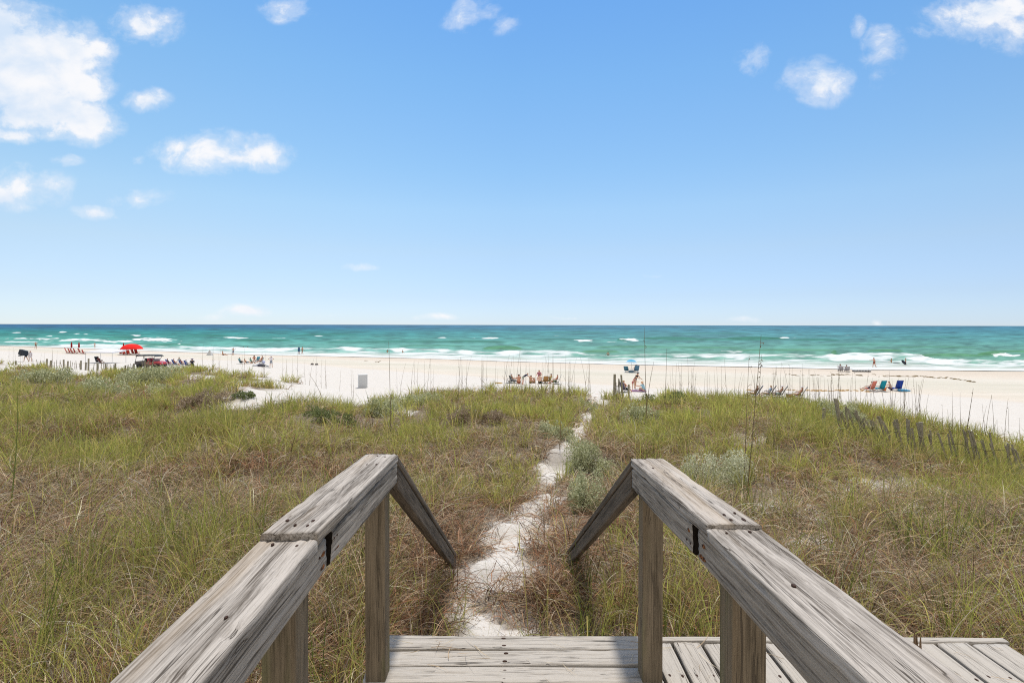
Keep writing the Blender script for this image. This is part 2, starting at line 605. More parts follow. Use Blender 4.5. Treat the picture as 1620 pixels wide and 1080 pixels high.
# plant cover, 0 = bare sand
PATH = [(1010, 792, 54), (950, 790, 56), (900, 791, 60), (850, 818, 60), (800, 850, 54), (765, 876, 48), (742, 895, 50), (715, 898, 22), (690, 915, 17), (660, 931, 12), (640, 944, 12), (622, 948, 24)]
PATCH = [(1268, 746, 22, 6), (1212, 806, 26, 9), (1390, 790, 48, 9), (1440, 800, 24, 6), (1290, 862, 38, 11), (1382, 936, 26, 9), (1600, 820, 26, 10), (1540, 905, 30, 7), (1350, 772, 26, 5),
         (380, 640, 36, 6), (425, 628, 52, 9), (470, 612, 34, 5), (520, 620, 60, 8), (590, 618, 40, 14), (555, 632, 60, 8), (480, 633, 45, 6), (440, 600, 24, 4), (395, 590, 30, 4), (318, 597, 30, 4), (352, 588, 22, 3), (400, 607, 35, 4),
         (25, 580, 34, 4), (48, 577, 18, 2.5), (5, 584, 18, 4), (120, 588, 28, 5), (145, 589, 20, 3), (90, 583, 14, 2.5), (640, 652, 18, 3), (1000, 692, 16, 5), (1480, 650, 60, 3), (1330, 642, 40, 2.5), (1015, 630, 30, 4), (640, 628, 16, 6),
         (70, 880, 18, 9), (20, 930, 16, 14), (190, 850, 14, 5)]


def veg(X, Y):
    X = np.asarray(X, float); Y = np.asarray(Y, float)
    z = gz(X, Y)
    px = pxof(X, Y)
    py = hor(px) + F * (CAMZ - z) / np.maximum(Y, 2.0)
    n = fbm(X / 0.9, Y / 0.9, 31, 3) - 0.5
    ys = np.array([p[0] for p in PATH][::-1]); cs = np.array([p[1] for p in PATH][::-1]); ws = np.array([p[2] for p in PATH][::-1])
    d = np.abs(px - np.interp(py, ys, cs)) / np.interp(py, ys, ws)
    n3 = fbm(X / 0.42, Y / 0.42, 33, 2) - 0.5
    pm = sstep(d + n * 2.0 + n3 * 1.3, 0.62, 1.1)
    v = pm
    tuft = sstep(fbm(X / .55, Y / .55, 35, 2), .60, .68) * sstep(Y, 2.9, 3.4) * (1 - sstep(Y, 9, 13))
    v = np.maximum(v, tuft * .8)
    for (a, b, w, h) in PATCH:
        q = np.hypot((px - a) / w, (py - b) / h)
        v = v * sstep(q + n * 0.9, 0.85, 1.4)
    cd = np.interp(px, _crp, _crd)
    v = v * (1 - sstep(Y - cd + n * 2.0, 0.2, 1.6))
    # thin growth on the sandy left-hand rise
    thin = sstep(px, 330, 420) * (1 - sstep(px, 590, 640)) * (1 - sstep(py, 622, 655)) * sstep(py, 570, 585)
    v = v * (1 - thin * sstep(fbm(X / 1.7, Y / 1.7, 77, 3), 0.52, 0.63))
    # small bare spots scattered to the right of the path
    spots = sstep(fbm(X / 1.1, Y / 1.1, 55, 3), 0.63, 0.72) * sstep(px, 1080, 1200)
    v = v * (1 - spots * 0.8)
    deck = ((np.abs(X) < 0.66) & (Y < 2.72)) | ((X > 0.6) & (X < 2.5) & (Y < 2.74))
    return np.where(deck, 0, v)


def ground():
    nx, ny = 460, 420
    tx = np.linspace(-1, 1, nx)
    xs = 270 * np.sinh(5.2 * tx) / math.sinh(5.2)
    ty = np.linspace(-0.42, 1, ny)
    ys = 1.5 + 230 * np.sinh(4.6 * ty) / math.sinh(4.6)
    X, Y = np.meshgrid(xs, ys)
    Z = gz(X, Y)
    # trodden hollows in the path sand
    bare = 1 - veg(X, Y)
    Z = Z + bare * sstep(Y, 2.5, 3.5) * (1 - sstep(Y, 20, 34)) * (fbm(X / 0.26, Y / 0.26, 41, 2) - 0.5) * 0.27
    px = pxof(X, Y)
    # damp sand seaward of this line of sight (given on the beach plane)
    bpx = [-400, 0, 200, 400, 560, 640, 780, 1000, 1265, 1400, 1620, 2200]
    bpy_ = [548, 555, 565, 571, 582, 588, 599, 611, 617, 622, 636, 650]
    bd = [gbeach(a, b).y for a, b in zip(bpx[1:-1], bpy_[1:-1])]
    bd = [bd[0] * 1.1] + bd + [bd[-1] * 0.9]
    edge = np.interp(px, bpx, bd) + (fbm(X / 5, Y / 5, 13, 3) - 0.5) * 5.0
    wet = sstep(Y - edge, -0.6, 1.4)
    sh = dshore(px)
    pos = np.clip((Y - edge) / np.maximum(sh - edge, 5), 0, 1.3)
    n0 = nx * ny
    V = np.stack([X.ravel(), Y.ravel(), Z.ravel()], 1)
    i = np.arange(n0).reshape(ny, nx)
    Q = np.stack([i[:-1, :-1].ravel(), i[:-1, 1:].ravel(), i[1:, 1:].ravel(), i[1:, :-1].ravel()], 1)
    me = np_mesh('ground', V, Q, True)
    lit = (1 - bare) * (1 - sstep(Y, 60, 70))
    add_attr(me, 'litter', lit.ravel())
    add_attr(me, 'wet', wet.ravel())
    add_attr(me, 'pos', pos.ravel())
    m, nt, out = new_mat('sand')
    b = pbsdf(nt, out, 0.9, 0.1)
    t = nt.nodes.new('ShaderNodeTexCoord')
    o = t.outputs['Object']

    def at(nm):
        a = nt.nodes.new('ShaderNodeAttribute')
        a.attribute_name = nm
        return a.outputs['Fac']
    fine = nnoise(nt, o, 60, 5, 0.7)
    mid = nnoise(nt, o, 2.2, 5, 0.6)
    dry = nmix(nt, fine, (0.52, 0.485, 0.44), (0.63, 0.595, 0.55))
    dry = nmix(nt, nmath(nt, 'MULTIPLY', smooth(nt, mid, 0.48, 0.7), 0.45), dry, (0.53, 0.485, 0.43))
    # straw bits scattered on the sand
    bits = nnoise(nt, nmap(nt, o, (1, 1, 1)), 34, 3, 0.7)
    bm = nmath(nt, 'MULTIPLY', smooth(nt, bits, 0.58, 0.64), smooth(nt, nnoise(nt, o, 2.6, 3), 0.40, 0.60))
    dry = nmix(nt, nmath(nt, 'MULTIPLY', bm, 0.75), dry, (0.24, 0.17, 0.095))
    lift = nnoise(nt, nmap(nt, o, (0.02, 0.28, 1)), 1.0, 4, 0.6)
    damp = nramp(nt, at('pos'), [(0.0, (0.58, 0.51, 0.435)), (0.2, (0.55, 0.51, 0.435)), (0.38, (0.52, 0.49, 0.415)), (0.5, (0.58, 0.54, 0.475)), (0.62, (0.58, 0.51, 0.435)), (0.85, (0.54, 0.465, 0.385)), (1.0, (0.50, 0.43, 0.35))])
    damp = nmix(nt, 1.0, damp, (0.97, 0.97, 0.955), 'MULTIPLY')
    damp = nmix(nt, nmath(nt, 'MULTIPLY', smooth(nt, lift, 0.4, 0.7), 0.35), damp, (0.66, 0.60, 0.53))
    damp = nmix(nt, nmath(nt, 'MULTIPLY', smooth(nt, nnoise(nt, o, 1.4, 5, 0.7), 0.50, 0.72), 0.30), damp, (0.44, 0.38, 0.31))
    trk = nnoise(nt, nmap(nt, o, (0.12, 1.1, 1), (3, 1, 0)), 1.0, 4, 0.65)
    damp = nmix(nt, nmath(nt, 'MULTIPLY', smooth(nt, trk, 0.54, 0.66), 0.28), damp, (0.47, 0.415, 0.34))
    c = nmix(nt, at('wet'), dry, damp)
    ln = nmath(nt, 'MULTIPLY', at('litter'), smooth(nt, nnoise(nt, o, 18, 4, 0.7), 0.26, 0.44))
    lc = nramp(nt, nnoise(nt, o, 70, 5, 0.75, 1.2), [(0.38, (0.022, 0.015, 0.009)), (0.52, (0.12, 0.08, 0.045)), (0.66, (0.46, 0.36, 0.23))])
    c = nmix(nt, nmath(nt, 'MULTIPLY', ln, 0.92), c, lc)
    nt.links.new(c, b.inputs['Base Color'])
    bp = nt.nodes.new('ShaderNodeBump')
    bp.inputs['Strength'].default_value = 0.7
    bp.inputs['Distance'].default_value = 0.05
    hgt = nmath(nt, 'ADD', nnoise(nt, o, 5.5, 5, 0.6), nmath(nt, 'MULTIPLY', fine, 0.15))
    nt.links.new(hgt, bp.inputs['Height'])
    nt.links.new(bp.outputs[0], b.inputs['Normal'])
    g = link('ground', me, m)
    tag(g, 'white dune sand running down to the damp beige beach', 'sand', kind='structure')
    return g


ground()


# ------------------------------------------------------------------ sea
FOAM = [(30, 526, 18, 1.2, .8), (97, 525.5, 10, 1.7, 1), (118, 528, 11, 1.5, 1), (136, 529, 7, 1, .9), (157, 529, 6, .9, .7), (217, 530.6, 14, 1.7, 1.1), (245, 537, 50, 4.2, 1.0), (76, 531.5, 9, 1.1, .8), (50, 535.5, 65, 1.6, .8),
        (120, 538, 65, 2.6, .95), (185, 540.5, 32, 2.0, 1), (30, 541, 60, 1.6, .75), (285, 544.5, 4, 2.2, 1), (370, 534, 27, 2.4, .9), (440, 535, 20, 1.3, .55), (505, 531.5, 13, 1.1, .7), (535, 538, 16, .8, .5), (700, 534.2, 18, 1.1, .9),
        (772, 535, 30, 1.7, .95), (925, 539, 18, 2.0, 1), (1001, 538, 14, 3.2, 1.25), (983, 536.5, 6, 2, .7), (970, 541, 26, .7, .7), (1241, 534.4, 16, 1.9, 1.1), (1592, 562.5, 28, 2.8, 1.1), (1165, 556, 28, 3, .62), (1340, 530.5, 8, .8, .5), (655, 540, 12, .7, .4),
        (880, 531, 9, .7, .5), (1080, 546, 20, .7, .45), (350, 541, 18, .7, .4), (580, 545, 20, .7, .4), (1460, 548, 12, .7, .4), (1560, 543, 14, .7, .4)]
SWELL = [(795, 551.5, 34, 4.2, 1), (740, 540.5, 66, 1.9, .8), (1060, 535, 48, 2.4, .9), (1130, 537, 90, 1.8, .8), (1195, 535.5, 55, 3, 1), (1290, 537.5, 42, 1.9, .8), (950, 556.5, 32, 2.6, .7), (640, 540.5, 75, 1.8, .7), (1000, 549, 62, 2, .7),
         (415, 538.5, 52, 2, .9), (1400, 555, 32, 2, .8), (1500, 563, 60, 3, .8), (1570, 561.5, 28, 3.8, 1), (1600, 556.5, 42, 1.6, .8), (200, 534.5, 36, 2.6, .55), (255, 545.5, 62, 2.4, .6), (985, 537.5, 10, 3, 1), (890, 536.5, 50, 1.2, .5),
         (680, 547, 60, 1.6, .5), (560, 541, 50, 1.8, .6), (1110, 550, 70, 1.6, .6), (1320, 559, 5, 5, .9), (1240, 554, 90, 1.6, .6), (1480, 549, 70, 1.6, .55), (1350, 545, 60, 1.5, .5), (520, 529, 50, 1.4, .5), (330, 531, 40, 1.6, .5), (900, 525.5, 60, 1.1, .4), (1130, 527, 60, 1.1, .45), (1480, 533, 60, 1.2, .4)]


def sea():
    nx, ny = 960, 250
    pxs = np.linspace(-520, 2140, nx)
    s = np.linspace(0, 1, ny)
    PX, S = np.meshgrid(pxs, s)
    d0 = (CAMZ - SEA) * F / dshore(PX)
    dep = (d0 * 1.035) * (1 - S) ** 1.15 + 0.22
    PY = hor(PX) + dep
    Y = (CAMZ - SEA) * F / dep
    X = (PX - 810) / F * Y
    fo = np.zeros_like(X); sw = np.zeros_like(X)
    jx = (fbm(PX / 9, PY / 1.6, 61, 4) - .5)
    for a, b, w, h, k in FOAM:
        q = np.hypot((PX - a) / w, (PY - b) / h)
        fo = np.maximum(fo, k * .80 * (1 - sstep(q + jx * 1.6, 0.15, 1.1)))
    for a, b, w, h, k in SWELL:
        # flat foot, arched top: the face of a swell
        e = np.clip(1 - ((PX - a) / w) ** 2, 0, None)
        top = b - h * e
        q = sstep(PY, top - .6, top + .6) * (1 - sstep(PY, b + h * .35, b + h * .35 + 1.6)) * sstep(e, 0.0, 0.45)
        sw = np.maximum(sw, k * q)
    ip = [-600, 0, 100, 200, 300, 400, 520, 640, 730, 800, 840, 900, 960, 1010, 1040, 1200, 1300, 1380, 1430, 1455, 1480, 1620, 2200]
    iy = [538, 544, 545, 547, 548.5, 551, 551, 551, 555, 557, 555, 556, 561, 561, 560, 561, 561, 559.5, 559, 563, 570, 571.5, 574]
    iny = np.interp(PX, ip, iy) + (fbm(PX / 26, PX * 0, 71, 4) - .5) * 4.0
    shy = hor(PX) + d0
    # breaking front, then a lacy wash to the shore
    t = (PY - iny) / np.maximum(shy - iny, 2)
    along = sstep(fbm(PX / 70, PX * 0 + 3, 131, 3), .30, .52)
    front = sstep(t, -0.03, 0.05) * (1 - sstep(t, 0.20 + .2 * along, 0.36 + .24 * along)) * (.62 + .38 * along)
    lace = sstep(t, 0.2, 0.4) * (0.24 + 0.95 * (fbm(PX / 34, PY / 1.3, 81, 4) - .3))
    lace = lace * (1 - sstep(t, 1.2, 1.3))
    edge = sstep(t, .86, .97) * (1 - sstep(t, 1.25, 1.35)) * 0.62
    fo = np.maximum(fo, np.maximum(front * (0.55 + 0.8 * (fbm(PX / 18, PY / 2.2, 91, 3) - .3)), np.maximum(lace, edge * sstep(t, .5, .8))))
    streak = fbm(PX / 26, np.log(dep + 3) * 11, 101, 4)
    streak2 = fbm(PX / 11, np.log(dep + 3) * 25, 111, 3)
    K = 1.66
    dk = [0, 3.5, 7, 11, 16, 23, 32, 45, 62, 90]
    L = np.array([(46, 98, 138), (42, 104, 146), (36, 118, 142), (40, 136, 138), (48, 144, 136), (78, 164, 152), (108, 182, 168), (136, 196, 184), (152, 204, 188), (160, 206, 188)])
    Rr = np.array([(66, 126, 154), (68, 134, 156), (70, 140, 156), (78, 148, 158), (82, 152, 156), (90, 156, 154), (100, 162, 150), (112, 168, 146), (134, 182, 160), (144, 188, 166)])
    wl = 1 - sstep(PX, 100, 1250)
    col = np.zeros(X.shape + (3,))
    for k in range(3):
        col[..., k] = np.interp(dep, dk, s2l(L[:, k])) * wl + np.interp(dep, dk, s2l(Rr[:, k])) * (1 - wl)
    col /= K
    mod = 1 + (streak - .5) * .85 + (streak2 - .5) * .75
    col *= np.clip(mod, .4, 1.7)[..., None]
    # lighter shallow patches over the sand bars
    bar = sstep(fbm(PX / 120, np.log(dep + 3) * 7, 121, 3), 0.5, 0.72) * sstep(dep, 10, 30) * .22
    col = col * (1 - bar[..., None]) + (s2l((110, 190, 165)) / K) * bar[..., None]
    gcol = s2l((34, 122, 92)) / K
    gcol2 = s2l((84, 150, 84)) / K
    mix = sstep(PY, 541, 556)[..., None]
    gc = gcol * (1 - mix) + gcol2 * mix
    gc = gc * np.clip(1 + (streak2 - .5) * .8, .6, 1.4)[..., None]
    col = col * (1 - sw[..., None] * .85) + gc * sw[..., None] * .85
    wash = sstep(t, .35, .9)[..., None]
    col = col * (1 - wash * .8) + np.array((.50, .50, .45)) * wash * .8
    Z = SEA + 0.30 * sw * sstep(dep, 12, 40) + 0.35 * front * sstep(dep, 15, 40) * (1 - sstep(t, .15, .5)) + 0.1 * np.clip(fo, 0, 1) * (t < 0) + (streak - .5) * 0.16 * (1 - sstep(t, .3, .7))
    Z = np.where(t > 0.9, SEA + 0.012, Z)
    Z = Z + 0.014 * np.maximum(dshore(PX) + 3 - Y, 0) * (t > .9)
    i = np.arange(nx * ny).reshape(ny, nx)
    Q = np.stack([i[:-1, :-1].ravel(), i[:-1, 1:].ravel(), i[1:, 1:].ravel(), i[1:, :-1].ravel()], 1)
    me = np_mesh('water', np.stack([X.ravel(), Y.ravel(), Z.ravel()], 1), Q, True)
    add_attr(me, 'foam', fo.ravel())
    add_attr(me, 'col', col.reshape(-1, 3))
    m, nt, out = new_mat('sea_water')
    a = nt.nodes.new('ShaderNodeAttribute'); a.attribute_name = 'col'
    fa = nt.nodes.new('ShaderNodeAttribute'); fa.attribute_name = 'foam'
    t_ = nt.nodes.new('ShaderNodeTexCoord')
    o = t_.outputs['Object']
    n1 = nnoise(nt, nmap(nt, o, (0.22, 0.5, 1)), 1.0, 6, 0.7)
    n2 = nnoise(nt, nmap(nt, o, (0.9, 1.6, 1)), 1.0, 5, 0.7)
    fm = nmath(nt, 'ADD', fa.outputs['Fac'], nmath(nt, 'MULTIPLY', nmath(nt, 'SUBTRACT', nmath(nt, 'ADD', nmath(nt, 'MULTIPLY', n1, .6), nmath(nt, 'MULTIPLY', n2, .4)), 0.5), 1.1))
    fm = smooth(nt, fm, 0.26, 0.70)
    dif = nt.nodes.new('ShaderNodeBsdfDiffuse')
    body = nmix(nt, nmath(nt, 'MULTIPLY', fm, 0.95), a.outputs['Color'], nmix(nt, n2, (0.53, 0.57, 0.58), (0.70, 0.70, 0.695)))
    nt.links.new(body, dif.inputs['Color'])
    gl = nt.nodes.new('ShaderNodeBsdfGlossy')
    gl.inputs['Roughness'].default_value = 0.3
    bp = nt.nodes.new('ShaderNodeBump')
    bp.inputs['Strength'].default_value = 0.5
    bp.inputs['Distance'].default_value = 0.3
    nt.links.new(n1, bp.inputs['Height'])
    nt.links.new(bp.outputs[0], gl.inputs['Normal'])
    mx = nt.nodes.new('ShaderNodeMixShader')
    nt.links.new(nmath(nt, 'MULTIPLY', nmath(nt, 'SUBTRACT', 1.0, fm), 0.10), mx.inputs[0])
    nt.links.new(dif.outputs[0], mx.inputs[1])
    nt.links.new(gl.outputs[0], mx.inputs[2])
    nt.links.new(mx.outputs[0], out.inputs[0])
    w = link('water', me, m)
    tag(w, 'blue green gulf water with white surf along the beach', 'sea', kind='structure')


sea()
# ------------------------------------------------------------------ boardwalk end and its railings
_bseed = [0]


def place(o, parent, M):
    if parent is not None:
        o.parent = parent
        M = Matrix.Translation(-parent.location) @ M
    o.matrix_basis = M


def frame(p0, p1, up=(0, 0, 1)):
    y = (Vector(p1) - Vector(p0)).normalized()
    x = y.cross(Vector(up)).normalized()
    z = x.cross(y)
    M = Matrix((x, y, z)).transposed().to_4x4()
    M.translation = Vector(p0)
    return M


def board(name, p0, p1, w, t, mat, parent, up=(0, 0, 1), cut0=0.0, cut1=0.0, ridge=0.0012, step=0.035, fine=0.006, rnd=0.007, bow=0.0015, chip=0.0, endmat=None):
    """a sawn board from p0 to p1 (centre line), w wide, t thick, with worn edges and raised grain."""
    _bseed[0] += 1
    sd = _bseed[0]
    L = (Vector(p1) - Vector(p0)).length
    hw, ht = w / 2, t / 2
    rnd = min(rnd, hw * .4, ht * .4)
    ring, nor = [], []

    def side(a, b, n):
        k = max(1, int(np.hypot(b[0] - a[0], b[1] - a[1]) / fine))
        for i in range(k):
            f = i / k
            ring.append((a[0] + (b[0] - a[0]) * f, a[1] + (b[1] - a[1]) * f))
            nor.append(n)

    def corner(c, a0):
        for k in range(3):
            a = a0 + math.pi / 2 * k / 3
            ring.append((c[0] + rnd * math.cos(a), c[1] + rnd * math.sin(a)))
            nor.append((math.cos(a), math.sin(a)))
    side((-hw + rnd, -ht), (hw - rnd, -ht), (0, -1)); corner((hw - rnd, -ht + rnd), -math.pi / 2)
    side((hw, -ht + rnd), (hw, ht - rnd), (1, 0)); corner((hw - rnd, ht - rnd), 0)
    side((hw - rnd, ht), (-hw + rnd, ht), (0, 1)); corner((-hw + rnd, ht - rnd), math.pi / 2)
    side((-hw, ht - rnd), (-hw, -ht + rnd), (-1, 0)); corner((-hw + rnd, -ht + rnd), math.pi)
    ring = np.array(ring); nor = np.array(nor)
    n = len(ring)
    per = np.cumsum(np.r_[0, np.hypot(*np.diff(ring, axis=0).T)])
    m = max(2, int(L / step) + 1)
    ys = np.linspace(0, L, m)
    PER, YS = np.meshgrid(per, ys)
    d = (vnoise(PER / 0.011 + YS * .6, YS / 0.45, sd) - .5) * 1.3 + (vnoise(PER / 0.0055, YS / 0.22, sd + 50) - .5) * .9
    d = d * ridge + (vnoise(PER / 0.06, YS / 0.5, sd + 90) - .5) * ridge * 1.4
    if chip:
        d = d - chip * sstep(vnoise(PER / 0.02, YS / 0.07, sd + 120), .72, .85)
    X = ring[:, 0][None] + nor[:, 0][None] * d + bow * np.sin(YS / L * 3.1 + sd)
    Z = ring[:, 1][None] + nor[:, 1][None] * d + bow * np.sin(YS / L * 4.3 + sd * 2)
    f = YS / L
    Yv = YS + Z * (cut0 * (1 - f) + cut1 * f)
    # worn, slightly ragged end grain
    Yv[0] += (vnoise(per / 0.012, per * 0 + 1, sd + 7) - .5) * 0.006
    Yv[-1] += (vnoise(per / 0.012, per * 0 + 2, sd + 9) - .5) * 0.006
    V = np.stack([X.ravel(), Yv.ravel(), Z.ravel()], 1)
    fs = []
    idx = np.arange(m * n).reshape(m, n)
    nx = np.roll(idx, -1, axis=1)
    Q = np.stack([idx[:-1].ravel(), nx[:-1].ravel(), nx[1:].ravel(), idx[1:].ravel()], 1)
    faces = [tuple(q) for q in Q.tolist()] + [tuple(idx[0][::-1].tolist()), tuple(idx[-1].tolist())]
    me = bpy.data.meshes.new(name)
    me.from_pydata(V.tolist(), [], faces)
    for p in me.polygons[:-2]:
        p.use_smooth = True
    me.update()
    o = link(name, me, mat)
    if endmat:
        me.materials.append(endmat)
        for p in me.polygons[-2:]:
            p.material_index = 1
    place(o, parent, frame(p0, p1, up))
    return o


def nail(p, nrm, along, parent, r=0.0045, stretch=1.8, mat=None):
    """rusted nail head, a shallow oval a hair proud of the wood."""
    mb = MB()
    mb.lathe([(r * .1, 0.0016), (r * .75, 0.0014), (r, 0.0004), (r, -0.006)][::-1], 9)
    M = frame((0, 0, 0), along, nrm)
    M = Matrix.Translation(p) @ M @ Matrix.Diagonal((1, stretch, 1, 1))
    o = mb.build('nail', mat or M_NAIL)
    place(o, parent, M)


def stain(p, nrm, along, parent, w=0.006, l=0.03):
    mb = MB()
    pts = [(w * math.cos(a) * (1 + .3 * math.sin(3 * a)), l * math.sin(a) * (1 + .25 * math.cos(2 * a + 1))) for a in [2 * math.pi * i / 14 for i in range(14)]]
    mb.slab(pts, -0.004, 0.0012)
    o = mb.build('rust_stain', M_RUST)
    place(o, parent, Matrix.Translation(p) @ frame((0, 0, 0), along, nrm))


M_SHADE_END = plain('shaded_end_grain', (.018, .014, .011), .95, .05, var=.4, scale=60)  # near-black end grain: stain plus the joint gap's shade put into the colour

# deck: three cross boards and those hidden nearer the camera, then the side landing with lengthwise boards
walk = empty('boardwalk', (0, 1.5, -0.75))
tag(walk, 'weathered grey plank boardwalk end with cross boards and a side landing', 'boardwalk')
y = 2.69
k = 0
while y > -0.9:
    wd = 0.112 if k < 3 else 0.135
    gap = [0.008, 0.016, 0.012, 0.01][k % 4]
    xr = 0.672 if k not in (1,) else 0.668
    board('deck_board', (-0.655, y - wd / 2, -0.019 - (0.004 if k == 1 else 0)), (xr, y - wd / 2, -0.019), wd, 0.038, M_DECK, walk, ridge=0.0016, chip=0.0035 if k < 4 else 0.001)
    for xx in (-0.03,) if k < 4 else ():
        for dy in (-.03, .03):
            nail((xx + RS.uniform(-.01, .01), y - wd / 2 + dy, 0.0), (0, 0, 1), (1, 0, 0), walk, 0.005, 2.2)
    y -= wd + gap
    k += 1
# side landing
xs = [0.722, 0.872, 1.02, 1.168, 1.316, 1.464, 1.612, 1.76, 1.906, 2.045, 2.175, 2.36]
for i, (a, b) in enumerate(zip([0.69] + [x + .006 for x in [0.797, 0.945, 1.093, 1.241, 1.389, 1.537, 1.685, 1.833, 1.975, 2.10, 2.27]], [0.791, 0.939, 1.087, 1.235, 1.383, 1.531, 1.679, 1.827, 1.969, 2.094, 2.264, 2.45])):
    c = (a + b) / 2
    e = [0, .006, -.004, .003, -.005, .004, 0, .006, -.003, .002, .005, -.004][i]
    board('deck_board', (c, 0.2, -0.021 + e * .4), (c, 2.628 + e, -0.021), b - a - 0.004, 0.038, M_DECK, walk, ridge=0.0015, chip=0.001)
    for yy in (2.37, 1.9):
        for s in (-1, 1):
            nail((c + s * (b - a) * .28, yy + RS.uniform(-.02, .02), -0.002), (0, 0, 1), (0, 1, 0), walk, 0.006, 1.6)
board('rim_joist', (0.68, 2.655, -0.032), (2.47, 2.655, -0.032), 0.042, 0.075, M_DECK, walk, ridge=0.0015, chip=0.001)
for yy in (2.62, 1.2, 0.1):
    board('joist', (-0.64, yy, -0.115), (2.4, yy, -0.115), 0.04, 0.15, M_SIDE, walk, step=.3, fine=.02)
for xx in (-0.5, 0.62, 1.6, 2.38):
    for yy in (0.4, 2.5):
        board('pile', (xx, yy, -1.35), (xx, yy, -0.2), 0.14, 0.14, M_POST, walk, up=(0, 1, 0), step=.2, fine=.02)
# buried steps going down to the sand
for i in range(3):
    zz, yy = -0.2 - .19 * i, 2.86 + .29 * i
    board('step', (-0.52, yy, zz), (0.54, yy, zz), 0.26, 0.038, M_DECK, walk, step=.1)


def railing(sx, label, xi, d_end, z_end, d_joint, z_joint, lip, z_near, d_tail, z_tail, pn_d, pf_d, gapw, taper):
    r = empty('railing', (sx * (xi + .09), pf_d + .04, -0.05))
    tag(r, label, 'railing', 'railings of the boardwalk')
    wcap, tcap = 0.148, 0.038
    xc = sx * (xi + wcap / 2)
    xs_ = sx * (xi + 0.019 + 0.002)
    xp = sx * (xi + 0.038 + 0.0445 + 0.003)

    def zt(d):      # top of the level rail
        return z_joint + (z_end - z_joint) * (d - d_joint) / (d_end - d_joint)

    def zn(d):
        return (z_joint - lip) + (z_near - (z_joint - lip)) * (d_joint - d) / (d_joint - 0.3)
    up = (0, 0, 1)
    # posts: near, far, plus one behind the camera
    for pd, ztop in ((pn_d, zn(pn_d) - tcap - .002), (pf_d, zt(pf_d) - tcap - .002), (0.1, zn(.1) - tcap - .002)):
        board('post', (xp, pd + .0445, -0.95), (xp, pd + .0445, ztop), 0.089, 0.089, M_POST, r, up=(0, 1, 0), ridge=0.0007, step=.06, rnd=.005)
    # level caps
    board('cap_board', (xc, d_joint - .012, zt(d_joint - .012) - tcap / 2), (xc, d_end, zt(d_end) - tcap / 2), wcap, tcap, M_RAIL, r, ridge=0.0022, fine=.0035, step=.02, cut1=0.0, rnd=.006, chip=.0025)
    board('cap_board', (xc + sx * .002, -0.6, zn(-.6) - tcap / 2), (xc, d_joint - .014, zn(d_joint) - tcap / 2), wcap + .004, tcap, M_RAIL, r, ridge=0.0028, fine=.0035, step=.02, rnd=.009, chip=.003)
    # side boards
    h = 0.090
    dj = d_joint + 0.075
    board('side_board', (xs_, dj + gapw, zt(dj) - tcap - h / 2 - .003), (xs_, d_end, zt(d_end) - tcap - h / 2 - .004), 0.038, h, M_SIDE, r, ridge=0.0018, fine=.004, step=.02, cut0=taper, rnd=.008, endmat=M_SHADE_END)
    board('side_board', (xs_ + sx * .003, -0.6, zn(-.6) - tcap - h / 2 - .003), (xs_ + sx * .003, dj, zn(dj) - tcap - h / 2 + .004), 0.038, h, M_SIDE, r, ridge=0.0022, fine=.004, step=.02, rnd=.010, endmat=M_SHADE_END)
    # sloping handrail down to the sand
    sl = (z_tail - z_end) / (d_tail - d_end)
    cs = 1 / math.sqrt(1 + sl * sl)
    t2 = tcap / 2 / cs
    board('stair_cap', (xc, d_end + .004, z_end - t2), (xc, d_tail, z_tail - t2), wcap, tcap, M_DARKRAIL, r, cut0=-(-sl), cut1=0.0, ridge=0.0016, step=.03)
    hh = 0.092
    off = (tcap + hh / 2 + .003) / cs
    board('stair_side', (xs_, d_end + .004, z_end - off), (xs_, d_tail - .02, z_tail - off - sl * -.02 * 0), 0.038, hh, M_DARKRAIL, r, cut0=sl, cut1=0.0, ridge=0.0016, step=.03)
    # foot post of the handrail, mostly buried
    dm = d_tail - 0.55
    zm = z_end + sl * (dm - d_end)
    # nails
    al = (0, 1, 0)
    for d in (d_joint + .03, d_joint + .075, d_end - .05, d_end - .22):
        for q in (.3, .55, .8):
            if RS.rand() < .8:
                nail((sx * (xi + wcap * q) , d + RS.uniform(-.02, .02), zt(d) + .0004), (0, 0, 1), al, r, RS.uniform(.003, .0048), RS.uniform(1.2, 2.6))
    for d, q in ((d_joint - .05, .25), (d_joint - .04, .7), (d_joint - .36, .35), (.62, .62)):
        nail((sx * (xi + wcap * q), d, zn(d) + .0006), (0, 0, 1), al, r, RS.uniform(.003, .0045), 1.5)
    for d in (dj - .03, dj - .05, dj + gapw + .03, dj + gapw + .05):
        for q in (.3, .7):
            z = (zt(d) if d > dj else zn(d)) - tcap - h * q
            nail((sx * (xi + .0005 + (.003 if d < dj else 0)), d + RS.uniform(-.01, .01), z), (-sx, 0, 0), al, r, .0034, 1.2)
            if RS.rand() < .6:
                stain((sx * (xi + .0012 + (.003 if d < dj else 0)), d + .004, z - .002), (-sx, 0, 0), al, r, .005, RS.uniform(.008, .018))


railing(-1, 'grey wooden handrail with a cracked joint on the side of the open grass', 0.515, 2.40, 0.985, 1.415, 1.020, 0.017, 0.958, 4.94, -0.545, 1.364, 2.336, 0.028, 0.25)
railing(1, 'grey wooden handrail with tan streaked cap beside the side landing', 0.538, 2.39, 0.968, 1.47, 1.023, 0.010, 1.058, 5.50, -0.81, 1.385, 2.336, 0.034, 0.0)

